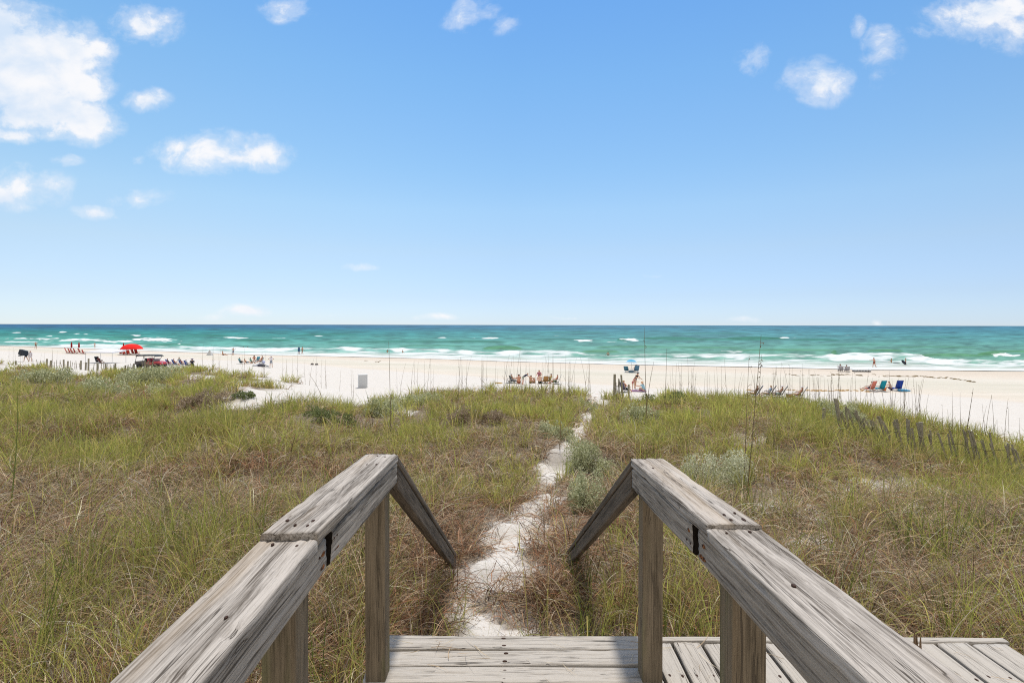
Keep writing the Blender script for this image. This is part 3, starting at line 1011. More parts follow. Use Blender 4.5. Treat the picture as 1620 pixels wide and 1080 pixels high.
# splintered stick by the landing
mb = MB()
prof = [(0.030, -0.75), (0.028, 0.0), (0.026, 0.25), (0.023, 0.38), (0.018, 0.415)]
mb.lathe(prof, 9)
for a in range(5):
    t = a * 1.256
    mb.bar((.014 * math.cos(t), .014 * math.sin(t), .38), (.016 * math.cos(t), .016 * math.sin(t), .43 + .03 * (a % 3)), .010, .003, 5)
M_STICK = wood('splintered_wood', (0.10, 0.065, 0.04), (0.30, 0.20, 0.12), (0.25, 0.15, 0.08), 0.5)
st = mb.build('stick', M_STICK)
st.location = (1.50, 1.96, 0.0)
st.scale = (.62, .62, .93)
tag(st, 'splintered brown stick poking up behind the streaked handrail by the landing', 'stick')
# ------------------------------------------------------------------ dune plants
def ribbons(base, az, lean, curl, length, width, nseg, c0, c1, power=1.4, twist=None, wig=.35):
    """bent grass blades as ribbons; all arguments are arrays over the blades."""
    n = len(base)
    t = np.linspace(0, 1, nseg + 1)
    th = lean[:, None] + curl[:, None] * (t[None] ** power)
    seg = (length / nseg)[:, None]
    thm = (th[:, 1:] + th[:, :-1]) / 2
    hor_ = np.concatenate([np.zeros((n, 1)), np.cumsum(np.sin(thm) * seg, 1)], 1)
    ver = np.concatenate([np.zeros((n, 1)), np.cumsum(np.cos(thm) * seg, 1)], 1)
    ca, sa = np.cos(az)[:, None], np.sin(az)[:, None]
    side_ = (RS.rand(n) - .5)[:, None] * (t[None] ** 2) * (length * wig)[:, None]
    P = np.stack([base[:, 0:1] + hor_ * ca - side_ * sa, base[:, 1:2] + hor_ * sa + side_ * ca, base[:, 2:3] + ver], 2)
    wprof = np.clip(1 - t ** 2.2, 0.06, 1) * (0.75 + 0.25 * np.minimum(1, t * 6))
    w = width[:, None] * wprof[None] * .5
    tw = (RS.rand(n) * 6.283)[:, None] if twist is None else twist[:, None]
    # blade width direction: mostly across the bend, a little twisted
    wx, wy = -sa * np.cos(tw * .35) , ca * np.cos(tw * .35)
    wz = np.sin(tw * .35) * np.ones_like(t)[None]
    Wd = np.stack([wx * np.ones_like(w), wy * np.ones_like(w), wz * np.ones_like(w) * .8], 2)
    A = P + Wd * w[..., None]
    B = P - Wd * w[..., None]
    V = np.stack([A, B], 2).reshape(-1, 3)
    col = c0[:, None, :] * (1 - t)[None, :, None] + c1[:, None, :] * t[None, :, None]
    C = np.repeat(col[:, :, None, :], 2, 2).reshape(-1, 3)
    k = np.arange(n)[:, None] * (nseg + 1) * 2 + np.arange(nseg)[None] * 2
    Q = np.stack([k, k + 1, k + 3, k + 2], 2).reshape(-1, 4)
    return V, Q, C


SH = [(932, 742, 100, 44, 'low silver green shrub beside the sand path, above the near end of the streaked handrail', 'silver'),
      (1138, 764, 140, 46, 'wide pale silvery shrub behind the streaked handrail post', 'pale'),
      (605, 658, 84, 24, 'grey green shrub on the dune crest under the tall leaning stalk', 'silver'),
      (722, 672, 84, 24, 'brownish purple shrub on the dune left of the path', 'purple'),
      (785, 668, 62, 18, 'small dull brown shrub next to the larger brownish shrub', 'purple'),
      (1012, 672, 74, 30, 'silver green shrub on the dune just right of the path gap', 'silver'),
      (882, 696, 62, 26, 'small silver shrub on the left bank of the path', 'silver'),
      (322, 640, 82, 20, 'mauve brown shrub on the left dune amid green grass', 'purple'),
      (385, 630, 34, 11, 'small dark green bush by the bare sand on the left rise', 'green'),
      (80, 604, 90, 20, 'grey green shrub mat on the far left dune', 'silver'),
      (225, 606, 110, 26, 'long grey green shrub mat below the truck', 'silver'),
      (150, 622, 100, 20, 'low sage coloured shrub mat in front of the left sand strip', 'silver'),
      (262, 630, 70, 20, 'sage shrub mat beside the mauve brown shrub', 'silver'),
      (520, 664, 96, 18, 'dark olive shrub in front of the bare sand rise', 'green'),
      (922, 806, 76, 54, 'leafy grey green shrub at the path edge inside the streaked handrail', 'silver'),
      (1340, 668, 84, 28, 'sage shrub behind the leaning fence post', 'silver'),
      (1045, 645, 90, 20, 'dark green bush on the crest right of the beach access posts', 'green'),
      (660, 640, 90, 18, 'silvery bush along the crest behind the brownish shrub', 'silver'),
      (930, 650, 36, 16, 'tiny grey bush at the top of the path', 'silver')]


def shrub_cover(X, Y):
    m = np.zeros(np.shape(X))
    for q in SH:
        if '_p' not in globals() or q[4] not in _p:
            globals().setdefault('_p', {})[q[4]] = gp(q[0], q[1])
        p = _p[q[4]]
        rx = q[2] / 2 * p.y / F
        ry = max(min(rx * .8, 1.6), q[3] * p.y / F * .8)
        m = np.maximum(m, 1 - sstep(np.hypot((X - p.x) / (rx * 1.05), (Y - p.y + ry * .7) / (ry * 1.9)), .75, 1.1))
    # keep the view of each shrub's foot open
    return m


class Blades:
    def __init__(self):
        self.V, self.Q, self.C, self.n = [], [], [], 0

    def add(self, *a, **k):
        V, Q, C = ribbons(*a, **k)
        self.V.append(V); self.C.append(C); self.Q.append(Q + self.n)
        self.n += len(V)

    def build(self, name, mat):
        me = np_mesh(name, np.concatenate(self.V), np.concatenate(self.Q), True)
        add_attr(me, 'col', np.concatenate(self.C))
        return link(name, me, mat)


def scatter(d0, d1, dens, pmin=-260, pmax=1880):
    """tuft positions between two distances, inside the fan the photo could see, thinned by plant cover."""
    area = (pmax - pmin) / F * (d1 * d1 - d0 * d0) / 2
    n = int(area * dens)
    Y = np.sqrt(RS.uniform(d0 * d0, d1 * d1, n))
    X = (RS.uniform(pmin, pmax, n) - 810) / F * Y
    v = veg(X, Y) * (1 - shrub_cover(X, Y) * .9)
    keep = RS.rand(n) < v
    return X[keep], Y[keep]


def mixc(a, b, f):
    return np.asarray(a)[None] * (1 - f[:, None]) + np.asarray(b)[None] * f[:, None]


GRN_A, GRN_B = (0.17, 0.235, 0.026), (0.56, 0.60, 0.11)
YEL = (0.78, 0.62, 0.20)
TAN_A, TAN_B = (0.56, 0.385, 0.22), (0.96, 0.82, 0.60)
RED = (0.42, 0.19, 0.10)
GRY = (0.62, 0.53, 0.40)
green, dead = Blades(), Blades()


def greenness(X, Y):
    """share of living blades: lusher at the far side and in patches, dead thatch near the boardwalk."""
    n = fbm(X / 1.7, Y / 1.7, 201, 3)
    far = sstep(np.hypot(X, Y), 7.0, 15)
    return np.clip((0.15 + 0.46 * far) + (n - .5) * 2.0, 0.04, 0.95)


def grow(d0, d1, dens, per, wmul, lmul, seg, dead_per, pmin=-260, pmax=1880):
    X, Y = scatter(d0, d1, dens, pmin, pmax)
    Z = gz(X, Y)
    g = greenness(X, Y)
    red = np.clip(sstep(fbm(X / 2.3, Y / 2.3, 231, 3), 0.48, 0.62) + .5 * (1 - sstep(np.abs(X), .8, 2.2)) * (1 - sstep(Y, 4, 7)), 0, 1)
    px = pxof(X, Y)
    edge = 1 - sstep(np.abs(X), 0.9, 2.2) * 1.0
    near = 1 - sstep(Y, 4, 9)
    low = 1 - .45 * (1 - sstep(np.abs(X - .1 - .03 * Y), .55, 1.5)) * sstep(Y, 2.2, 3) * (1 - sstep(Y, 10, 16))      # trampled short beside the path
    tone_t = RS.uniform(.6, 1.35, len(X))
    # living blades
    # each tuft is either mostly alive or mostly dead
    g = np.where(RS.rand(len(X)) < g * .95, RS.uniform(.7, 1.0, len(X)), RS.uniform(.0, .12, len(X)))
    cnt = np.maximum(0, np.round(per * g * RS.uniform(.4, 1.5, len(X)))).astype(int)
    i = np.repeat(np.arange(len(X)), cnt)
    n = len(i)
    if n:
        rr = RS.rand(n) ** .6 * .075 * min(3, 1 + d0 / 14)
        ra = RS.rand(n) * 6.283
        bx, by = X[i] + rr * np.cos(ra), Y[i] + rr * np.sin(ra)
        base = np.stack([bx, by, Z[i] - .02], 1)
        tone = np.clip(fbm(bx / 2.5, by / 2.5, 251, 3) * .8 + RS.rand(n) * .55 - .2, 0, 1)
        c = mixc(GRN_A, GRN_B, tone)
        c = c * tone_t[i][:, None]
        yl = (RS.rand(n) < .34) * RS.uniform(.25, .9, n)
        c = c * (1 - yl[:, None]) + np.array(YEL)[None] * yl[:, None]
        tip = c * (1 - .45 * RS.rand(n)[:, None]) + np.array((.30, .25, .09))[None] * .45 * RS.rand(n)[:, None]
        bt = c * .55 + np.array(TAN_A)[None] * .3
        ln = low[i] * lmul * RS.uniform(.32, .78, n) * (1 + .25 * (RS.rand(n) < .12)) * (0.85 + .3 * vnoise(bx / 1.2, by / 1.2, 261))
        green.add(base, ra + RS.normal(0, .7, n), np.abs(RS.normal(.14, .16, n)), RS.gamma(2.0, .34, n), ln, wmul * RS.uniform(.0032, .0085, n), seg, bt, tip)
    # dead thatch
    cnt = np.maximum(0, np.round(dead_per * (1.12 - g) * RS.uniform(.5, 1.5, len(X)))).astype(int)
    i = np.repeat(np.arange(len(X)), cnt)
    n = len(i)
    if n:
        rr = RS.rand(n) ** .6 * .16
        ra = RS.rand(n) * 6.283
        bx, by = X[i] + rr * np.cos(ra), Y[i] + rr * np.sin(ra)
        base = np.stack([bx, by, Z[i] - .02 + RS.uniform(0, .24, n) * RS.rand(n)], 1)
        f = RS.rand(n)
        c = mixc(TAN_A, TAN_B, f * f)
        rm = (RS.rand(n) < .32 + .5 * red[i]) * RS.uniform(.3, 1, n)
        c = c * (1 - rm[:, None]) + np.array(RED)[None] * rm[:, None]
        gm = (RS.rand(n) < .15) * .8
        c = c * (1 - gm[:, None]) + np.array(GRY)[None] * gm[:, None]
        c = np.minimum(.97, c * (np.where(RS.rand(n) < .42, RS.uniform(.95, 1.4, n), RS.uniform(.16, .75, n)) * (tone_t[i] * .5 + .5))[:, None])
        ln = low[i] * lmul * RS.uniform(.24, .64, n)
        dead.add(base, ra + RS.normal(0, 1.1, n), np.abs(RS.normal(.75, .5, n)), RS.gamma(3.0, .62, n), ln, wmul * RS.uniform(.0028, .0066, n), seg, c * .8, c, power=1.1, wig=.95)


grow(2.2, 4.6, 31, 30, 1.3, 1.05, 8, 92, -420, 2050)
grow(4.6, 8.0, 24, 29, 1.6, 1.05, 6, 62, -240, 1860)
grow(8.0, 13.5, 15, 32, 2.3, 1.0, 5, 38)
grow(13.5, 22, 8.4, 31, 3.6, .95, 4, 23)
grow(22, 34, 4.6, 23, 5.8, .9, 3, 17, -200, 1500)
grow(34, 58, 2.3, 21, 9., .85, 3, 12, -240, 620)

# a few long blades arching over the deck edge, the posts and the left foreground
n = 150
X = np.concatenate([RS.uniform(-1.2, -.72, 60), RS.uniform(-.5, .9, 45), RS.uniform(.75, 2.6, 25), RS.uniform(-3.4, -1.2, 20)])
Y = np.concatenate([RS.uniform(1.7, 3.2, 60), RS.uniform(2.95, 3.5, 45), RS.uniform(2.85, 3.3, 25), RS.uniform(2.9, 4.2, 20)])
n = len(X)
f = RS.rand(n)
c = mixc((.16, .20, .04), YEL, f)
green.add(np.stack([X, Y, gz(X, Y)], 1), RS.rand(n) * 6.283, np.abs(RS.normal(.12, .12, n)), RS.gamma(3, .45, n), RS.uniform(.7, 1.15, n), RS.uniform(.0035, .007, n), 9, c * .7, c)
# tall bright tufts standing up in the left foreground and on the right
for (tx, ty, cnt, hh) in [(-1.75, 3.55, 46, .85), (-2.05, 3.9, 26, .75), (-1.15, 3.1, 26, .8), (-3.05, 3.4, 26, .95), (-3.6, 4.4, 30, .9), (3.0, 3.6, 30, .8), (2.2, 3.7, 26, .7), (.62, 4.6, 40, .6), (1.05, 3.6, 34, .7), (.52, 3.5, 26, .62), (3.9, 5.2, 26, .8), (-2.6, 5.4, 26, .8), (1.9, 5.5, 26, .7), (-1.3, 4.6, 26, .7)] + [(RS.choice([-1, 1]) * RS.uniform(1.2, 6.5), RS.uniform(3.2, 8.5), RS.randint(14, 34), RS.uniform(.6, .9)) for _ in range(46)]:
    n = cnt
    rr = RS.rand(n) ** .5 * .13
    ra = RS.rand(n) * 6.283
    bx, by = tx + rr * np.cos(ra), ty + rr * np.sin(ra)
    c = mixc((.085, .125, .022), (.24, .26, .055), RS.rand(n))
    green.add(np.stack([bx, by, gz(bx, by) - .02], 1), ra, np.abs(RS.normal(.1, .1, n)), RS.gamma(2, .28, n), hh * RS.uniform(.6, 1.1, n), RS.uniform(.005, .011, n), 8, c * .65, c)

# straw blown on to the boards
n = 90
X = RS.uniform(-.6, 2.4, n); Y = np.where(RS.rand(n) < .6, RS.uniform(2.45, 2.68, n), RS.uniform(1.6, 2.5, n))
c = mixc(TAN_A, TAN_B, RS.rand(n))
dead.add(np.stack([X, Y, np.full(n, .004)], 1), RS.rand(n) * 6.283, np.full(n, 1.5), RS.uniform(-.05, .07, n), RS.uniform(.03, .17, n), RS.uniform(.002, .004, n), 5, c * .8, c, wig=.8)

go = green.build('grass', M_GRASS)
tag(go, 'green and yellowish dune grass blades covering the dunes', 'grass', kind='stuff')
do = dead.build('dry_grass', M_DRY)
tag(do, 'tan and reddish dead grass thatch lying between the green blades', 'dry grass', kind='stuff')
print('blade verts', green.n, dead.n)


# ---- shrubs
def shrub(px, py, wpx, hpx, label, kind='silver', group=None):
    p = gp(px, py)
    d = p.y
    rx = wpx / 2 * d / F
    h = hpx * d / F * 1.12
    ry = max(min(rx * .8, 1.6), h * .8)
    root = empty('shrub', p)
    tag(root, label, 'shrub', group)
    leaf = np.clip(2.9 * d / F, .016, .10)
    n = int(np.clip(7.5 * wpx * hpx / ((leaf * F / d) ** 2) * 2.0, 900, 9000))
    a = RS.rand(n) * 6.283
    # several lumps rather than one dome
    nl = 12
    lx = RS.uniform(-.8, .8, nl); ly = RS.uniform(-.7, .7, nl); lh = RS.uniform(.35, 1.0, nl); lr = RS.uniform(.22, .46, nl)
    k = RS.randint(0, nl, n)
    u = RS.rand(n) ** .45
    zz = RS.rand(n)
    rad = lr[k] * u * np.sqrt(np.clip(1 - (zz * .92) ** 2, 0, 1))
    X = (lx[k] * .95 + rad * np.cos(a)) * rx
    Y = (ly[k] * .95 + rad * np.sin(a)) * ry
    Z = zz * lh[k] * h * (0.75 + .35 * u)
    Zg = gz(X + p.x, Y + p.y) - p.z
    Z = Z + Zg
    pal = {'silver': ((.20, .225, .095), (.74, .74, .48)), 'green': ((.085, .12, .035), (.26, .29, .12)), 'purple': ((.22, .16, .105), (.50, .40, .29)), 'pale': ((.28, .30, .15), (.88, .87, .66))}[kind]
    c = mixc(pal[0], pal[1], np.clip(RS.rand(n) * .75 + .25 * fbm(X * 3, Y * 3, 5, 2), 0, 1))
    o1 = RS.normal(0, 1, (n, 3)); o1[:, 2] = np.abs(o1[:, 2]) + .5
    o1 /= np.linalg.norm(o1, axis=1)[:, None]
    o2 = np.cross(o1, RS.normal(0, 1, (n, 3)))
    o2 /= np.linalg.norm(o2, axis=1)[:, None]
    P = np.stack([X, Y, Z], 1)
    L = (leaf * RS.uniform(.7, 1.4, n))[:, None]
    V = np.stack([P, P + o1 * L * .5 + o2 * L * .22, P + o1 * L, P + o1 * L * .5 - o2 * L * .22], 1).reshape(-1, 3)
    me = np_mesh('foliage', V, np.arange(4 * n).reshape(n, 4))
    add_attr(me, 'col', np.repeat(c, 4, 0))
    fo = link('foliage', me, M_LEAF, root)
    mb = MB()
    for j in range(10):
        q = RS.uniform(-.75, .75, 2)
        b = RS.uniform(-.35, .35, 2)
        zb = float(gz(p.x + b[0] * rx, p.y + b[1] * ry)) - p.z
        mb.bar((b[0] * rx, b[1] * ry, zb - .05), (q[0] * rx, q[1] * ry, zb + h * RS.uniform(.4, .75)), max(.004, leaf * .12), max(.002, leaf * .06), 4)
    mb.build('stems', plain('shrub_stem', (.14, .10, .07), .9, .1), root)
    return root


for a in SH:
    shrub(*a, group='dune shrubs')


# ---- sea oat stalks
M_STALK = plain('stalk', (.19, .145, .085), .8, .15, var=.3, scale=30)
M_STALKG = plain('green_stalk', (.17, .20, .05), .7, .2, var=.3, scale=30)


def stalk_mesh(h, lean, bend, r, head, seed, name='sea_oat_stalk'):
    rs = np.random.RandomState(seed)
    mb = MB()
    pts = []
    for i in range(9):
        t = i / 8
        pts.append(Vector((h * (lean * t + bend * t ** 2.4), h * .06 * math.sin(seed + t * 2), h * t * (1 - .12 * (lean + bend * t) ** 2))))
    for i, (a, b) in enumerate(zip(pts, pts[1:])):
        mb.bar(a, b, r * (1 - .09 * i), r * (1 - .09 * (i + 1)), 4)
    if head:
        for i in range(head):
            t = 1 - .30 * rs.rand()
            k = min(7, int(t * 8))
            p = pts[k].lerp(pts[k + 1], t * 8 - k)
            q = p + Vector((rs.uniform(-.02, .05), rs.uniform(-.03, .03), rs.uniform(-.02, .05))) * (h / 3 + .2)
            mb.bar(p, q, r * .5, r * .4, 3)
            mb.bar(q, q + Vector((rs.uniform(-.02, .03), 0, -.02)), r * .9, r * .3, 3)
    for i in range(2):
        a = rs.uniform(0, 6.28)
        p = pts[1 + i * 2]
        mb.bar(p, p + Vector((math.cos(a) * .12, math.sin(a) * .12, .28)) * h * .5, r * .6, r * .15, 3)
    return mb.mesh(name)


# tall single stalks: (base px, distance, top px, top py, seed heads)
TALL = [(621, 15, 614, 538, 0, 'tallest thin dark stalk rising over the left part of the sea', None),
        (724, 17, 728, 564, 0, 'single dark stalk reaching the surf, between the leaning tall stalk and the sunbathers', None),
        (1026, 14, 1021, 516, 3, 'very tall thin stalk reaching the horizon beside the sunbathing family', None),
        (1022, 15, 1034, 570, 2, 'shorter stalk crossing the very tall one by the sunbathing family', None),
        (1053, 18, 1053, 550, 0, 'straight grey stalk standing right of the crossed stalks', None),
        (1177, 7.6, 1198, 526, 9, 'tall brown feathery stalk rising from behind the streaked handrail to the sea', None),
        (1172, 9.2, 1186, 560, 4, 'thin companion stalk close to the tall feathery brown one', None),
        (516, 22, 487, 588, 0, 'dark stalk leaning left over the bare sand rise', None),
        (12, 6.2, 18, 616, 0, 'tall green stalk at the very left edge of the grass', 'g'),
        (1204, 20, 1205, 560, 0, 'bare grey stalk behind the feathery brown stalk', None),
        (1532, 17, 1536, 612, 2, 'tall stalk in front of the white sand above the slatted fence', None),
        (886, 11, 888, 640, 0, 'reddish dry stalk over the silver shrub by the path', None),
        (993, 9.5, 991, 688, 0, 'short reddish stalk behind the streaked handrail apex', None),
        (1118, 20, 1120, 585, 0, 'thin upright stalk on the crest right of the straight grey one', None)]
for k, (bx, d, tx, ty, hd, lab, gcol) in enumerate(TALL):
    X = (bx - 810) / F * d
    z = float(gz(X, d))
    zt_ = CAMZ - (ty - float(hor(tx))) / F * d
    h = zt_ - z
    dx = (tx - bx) / F * d
    me = stalk_mesh(h, dx / h * .55, dx / h * .45, .0085 if d < 10 else .0130, hd, 300 + k, 'sea_oat_stalk')
    o = link('sea_oat_stalk', me, M_STALKG if gcol else M_STALK)
    o.location = (X, d, z - .03)
    tag(o, lab, 'grass stalk', 'tall sea oat stalks')

_SR = .0055
variants = [stalk_mesh(1.0, RS.uniform(-.05, .10), RS.uniform(-.05, .16), _SR, [0, 0, 0, 2, 0, 0][k % 6], 500 + k, 'thin_stalk') for k in range(10)]
for me in variants:
    me.materials.append(M_STALK)
# rows along the crest: (px from, px to, how many, height range in photo pixels)
ROWS = [(0, 90, 14, 14, 24), (300, 420, 12, 18, 34), (430, 560, 14, 20, 40), (620, 800, 24, 26, 50), (800, 935, 34, 32, 58), (1060, 1180, 24, 28, 55), (1185, 1300, 36, 26, 52), (1290, 1400, 30, 26, 55), (1400, 1500, 22, 30, 60), (1500, 1610, 12, 34, 70)]
for a, b, cnt, h0, h1 in ROWS:
    for _ in range(cnt):
        px = RS.uniform(a, b)
        cd = float(np.interp(px, _crp, _crd))
        d = cd - RS.uniform(.3, 3.0)
        X = (px - 810) / F * d
        z = float(gz(X, d))
        h = RS.uniform(h0, h1) * d / F + .5
        o = link('sea_oat_stalk', variants[RS.randint(10)])
        o.location = (X, d, z - .03)
        o.scale = (h, h, h)
        sx = 1.0
        o.scale = (h * RS.choice([-1, 1], p=[.3, .7]), 1.0, h)
        tag(o, 'thin straw coloured sea oat stalk standing in the row along the dune crest', 'grass stalk', 'sea oat stalks along the dune crest')
# ------------------------------------------------------------------ people
def V3(*a):
    return Vector(a)


def pose_joints(pel=(0, .95), lean=0, head=0, thigh=(0, 0), shin=(0, 0), spread=.02, arm=((0, 8, 10), (0, 8, 10)), twist=0):
    """joint positions of a figure facing +Y. Angles in degrees: lean of the trunk forward, thighs and shins from straight
    down (forward positive), arms as (forward, outward, forearm forward)."""
    J = {}
    a = R(lean)
    tr = V3(0, math.sin(a), math.cos(a))
    fw = V3(0, math.cos(a), -math.sin(a))
    P = V3(0, pel[0], pel[1])
    J['pelvis'] = P
    J['belly'] = P + tr * .16 + fw * .01
    J['chest'] = P + tr * .36
    J['neck'] = P + tr * .53
    ha = R(lean * .4 + head)
    hd = V3(0, math.sin(ha), math.cos(ha))
    hf = V3(0, math.cos(ha), -math.sin(ha))
    J['headlo'] = J['neck'] + hd * .10 + hf * .015
    J['headhi'] = J['neck'] + hd * .205 + hf * .018
    J['nose'] = J['headlo'] + hd * .035 + hf * .105
    J['chin'] = J['headlo'] + hd * -.02 + hf * .06
    for s, nm, k in ((-1, 'L', 0), (1, 'R', 1)):
        J['ear' + nm] = J['headlo'] + hd * .04 + V3(s * .085, 0, 0)
        J['hip' + nm] = P + V3(s * .085, 0, -.03)
        t = R(thigh[k])
        J['knee' + nm] = J['hip' + nm] + V3(s * spread, math.sin(t), -math.cos(t)) * .43
        t = R(shin[k])
        J['ankle' + nm] = J['knee' + nm] + V3(s * spread * .3, math.sin(t), -math.cos(t)) * .43
        ft = V3(0, math.cos(t), math.sin(t))
        J['toe' + nm] = J['ankle' + nm] + ft * .16 + V3(s * .02, 0, -.035)
        J['sho' + nm] = P + tr * .475 + V3(s * .165, 0, 0)
        f, o, e = arm[k]
        f, o = R(f), R(o)
        d = V3(s * math.sin(o), math.cos(o) * math.sin(f), -math.cos(o) * math.cos(f))
        J['elb' + nm] = J['sho' + nm] + d * .29
        fe = f + R(e)
        o2 = o * .55
        d2 = V3(s * math.sin(o2), math.cos(o2) * math.sin(fe), -math.cos(o2) * math.cos(fe))
        if e < 0:      # hand turned in to the waist or head
            d2 = V3(-s * .75, .25, .6 if e < -100 else -.35).normalized()
        J['wri' + nm] = J['elb' + nm] + d2 * .25
        J['palm' + nm] = J['wri' + nm] + d2 * .075
        pd = d2.orthogonal().normalized()
        for i in range(4):
            q = (i - 1.5) * .018
            J['fin%d%s' % (i, nm)] = J['palm' + nm] + pd * q + d2 * (.075 + .012 * (i in (1, 2)))
        J['thumb' + nm] = J['wri' + nm] + d2 * .05 + pd * .05
    return J


RAD = {'pelvis': (.135, .105), 'belly': (.12, .095), 'chest': (.145, .105), 'neck': (.052, .052), 'headlo': (.076, .085), 'headhi': (.074, .086), 'nose': (.014, .014), 'chin': (.04, .035),
       'ear': (.02, .02), 'hip': (.092, .092), 'knee': (.058, .058), 'ankle': (.040, .042), 'toe': (.034, .026), 'sho': (.062, .058), 'elb': (.042, .042), 'wri': (.029, .026), 'palm': (.032, .022), 'fin': (.010, .010), 'thumb': (.011, .011)}


def body_edges():
    E = [('pelvis', 'belly'), ('belly', 'chest'), ('chest', 'neck'), ('neck', 'headlo'), ('headlo', 'headhi'), ('headlo', 'nose'), ('headlo', 'chin')]
    for n in 'LR':
        E += [('pelvis', 'hip' + n), ('hip' + n, 'knee' + n), ('knee' + n, 'ankle' + n), ('ankle' + n, 'toe' + n), ('chest', 'sho' + n), ('sho' + n, 'elb' + n), ('elb' + n, 'wri' + n), ('wri' + n, 'palm' + n), ('wri' + n, 'thumb' + n), ('headlo', 'ear' + n)]
        E += [('palm' + n, 'fin%d%s' % (i, n)) for i in range(4)]
    return E


def body_mesh(J):
    names = list(J)
    me = bpy.data.meshes.new('skeleton')
    me.from_pydata([tuple(J[n]) for n in names], [(names.index(a), names.index(b)) for a, b in body_edges()], [])
    o = bpy.data.objects.new('skeleton', me)
    COL.objects.link(o)
    m = o.modifiers.new('skin', 'SKIN')
    m.use_smooth_shade = True
    sv = me.skin_vertices[0].data
    for i, n in enumerate(names):
        b = n.rstrip('LR0123') if n not in ('pelvis',) else n
        sv[i].radius = RAD[b]
        sv[i].use_root = (n == 'pelvis')
    s = o.modifiers.new('sub', 'SUBSURF')
    s.levels = s.render_levels = 1
    dg = bpy.context.evaluated_depsgraph_get()
    out = bpy.data.meshes.new_from_object(o.evaluated_get(dg))
    bpy.data.objects.remove(o)
    out.name = 'person'
    for p in out.polygons:
        p.use_smooth = True
    return out


def seg_d(p, a, b):
    ab = b - a
    t = max(0, min(1, (p - a).dot(ab) / max(1e-9, ab.dot(ab))))
    return (p - (a + ab * t)).length, t


def shell(me, J, kind):
    """clothing or hair: the matching patch of the body's own surface, lifted off it."""
    bones = body_edges()
    bs = [(a, b, J[a], J[b]) for a, b in bones]
    hd = (J['headhi'] - J['headlo']).normalized()
    hf = (J['nose'] - J['headlo']); hf = (hf - hd * hf.dot(hd)).normalized()
    tr = (J['neck'] - J['pelvis']).normalized()
    keep = []
    for p in me.polygons:
        c = p.center
        best = min(((seg_d(c, a, b)[0] / (RAD[na.rstrip('LR0123')][0] + RAD[nb.rstrip('LR0123')][0]), na, nb, seg_d(c, a, b)[1]) for na, nb, a, b in bs), key=lambda q: q[0])
        _, na, nb, t = best
        key = na.rstrip('LR0123') + '-' + nb.rstrip('LR0123')
        h = (c - J['pelvis']).dot(tr)
        ok = False
        if kind == 'shorts':
            ok = key == 'pelvis-hip' or (key == 'hip-knee' and t < .72) or (key == 'pelvis-belly' and h < .09)
        elif kind == 'trunks':
            ok = key == 'pelvis-hip' or (key == 'hip-knee' and t < .3) or (key == 'pelvis-belly' and h < .06)
        elif kind == 'shirt':
            ok = (key in ('belly-chest', 'chest-sho', 'chest-neck') and not (key == 'chest-neck' and t > .7)) or (key == 'sho-elb' and t < .6) or (key == 'pelvis-belly' and h > -.02)
        elif kind == 'longshirt':
            ok = (key in ('belly-chest', 'chest-sho', 'chest-neck', 'pelvis-belly', 'pelvis-hip') and not (key == 'chest-neck' and t > .7)) or (key == 'sho-elb') or (key == 'hip-knee' and t < .55)
        elif kind == 'bikini':
            ok = (key in ('belly-chest', 'chest-neck', 'chest-sho') and .28 < h < .42)
        elif kind in ('hair', 'longhair', 'hat'):
            r = c - (J['headlo'] * .5 + J['headhi'] * .5)
            if key in ('headlo-headhi', 'neck-headlo', 'headlo-ear') or (kind != 'hat' and r.length < .14):
                f, u = r.dot(hf), r.dot(hd)
                ok = u > .02 + .5 * f * (f > 0) - (.9 * -f if f < 0 else 0) if kind != 'hat' else u > .015
                if kind == 'longhair' and f < .0 and u > -.16:
                    ok = True
        if ok:
            keep.append(p)
    lift = {'shorts': .018, 'trunks': .010, 'shirt': .014, 'longshirt': .03, 'bikini': .008, 'hair': .016, 'longhair': .022, 'hat': .028}[kind]
    idx = {}
    vs, fs = [], []
    for p in keep:
        q = []
        for i in p.vertices:
            if i not in idx:
                idx[i] = len(vs)
                v = me.vertices[i]
                vs.append(v.co + v.normal * lift)
            q.append(idx[i])
        fs.append(q)
    if kind == 'hat' and vs:       # brim
        c = J['headlo'] * .45 + J['headhi'] * .55
        M = Matrix.Translation(c) @ frame((0, 0, 0), hf, hd)
        mb = MB().lathe([(.10, .0), (.17, -.012), (.17, -.004), (.10, .012)], 12, M, cap=False)
        b = len(vs)
        vs += mb.v
        fs += [[b + i for i in f] for f in mb.f]
    out = bpy.data.meshes.new(kind)
    out.from_pydata([tuple(v) for v in vs], [], fs)
    for p in out.polygons:
        p.use_smooth = True
    return out


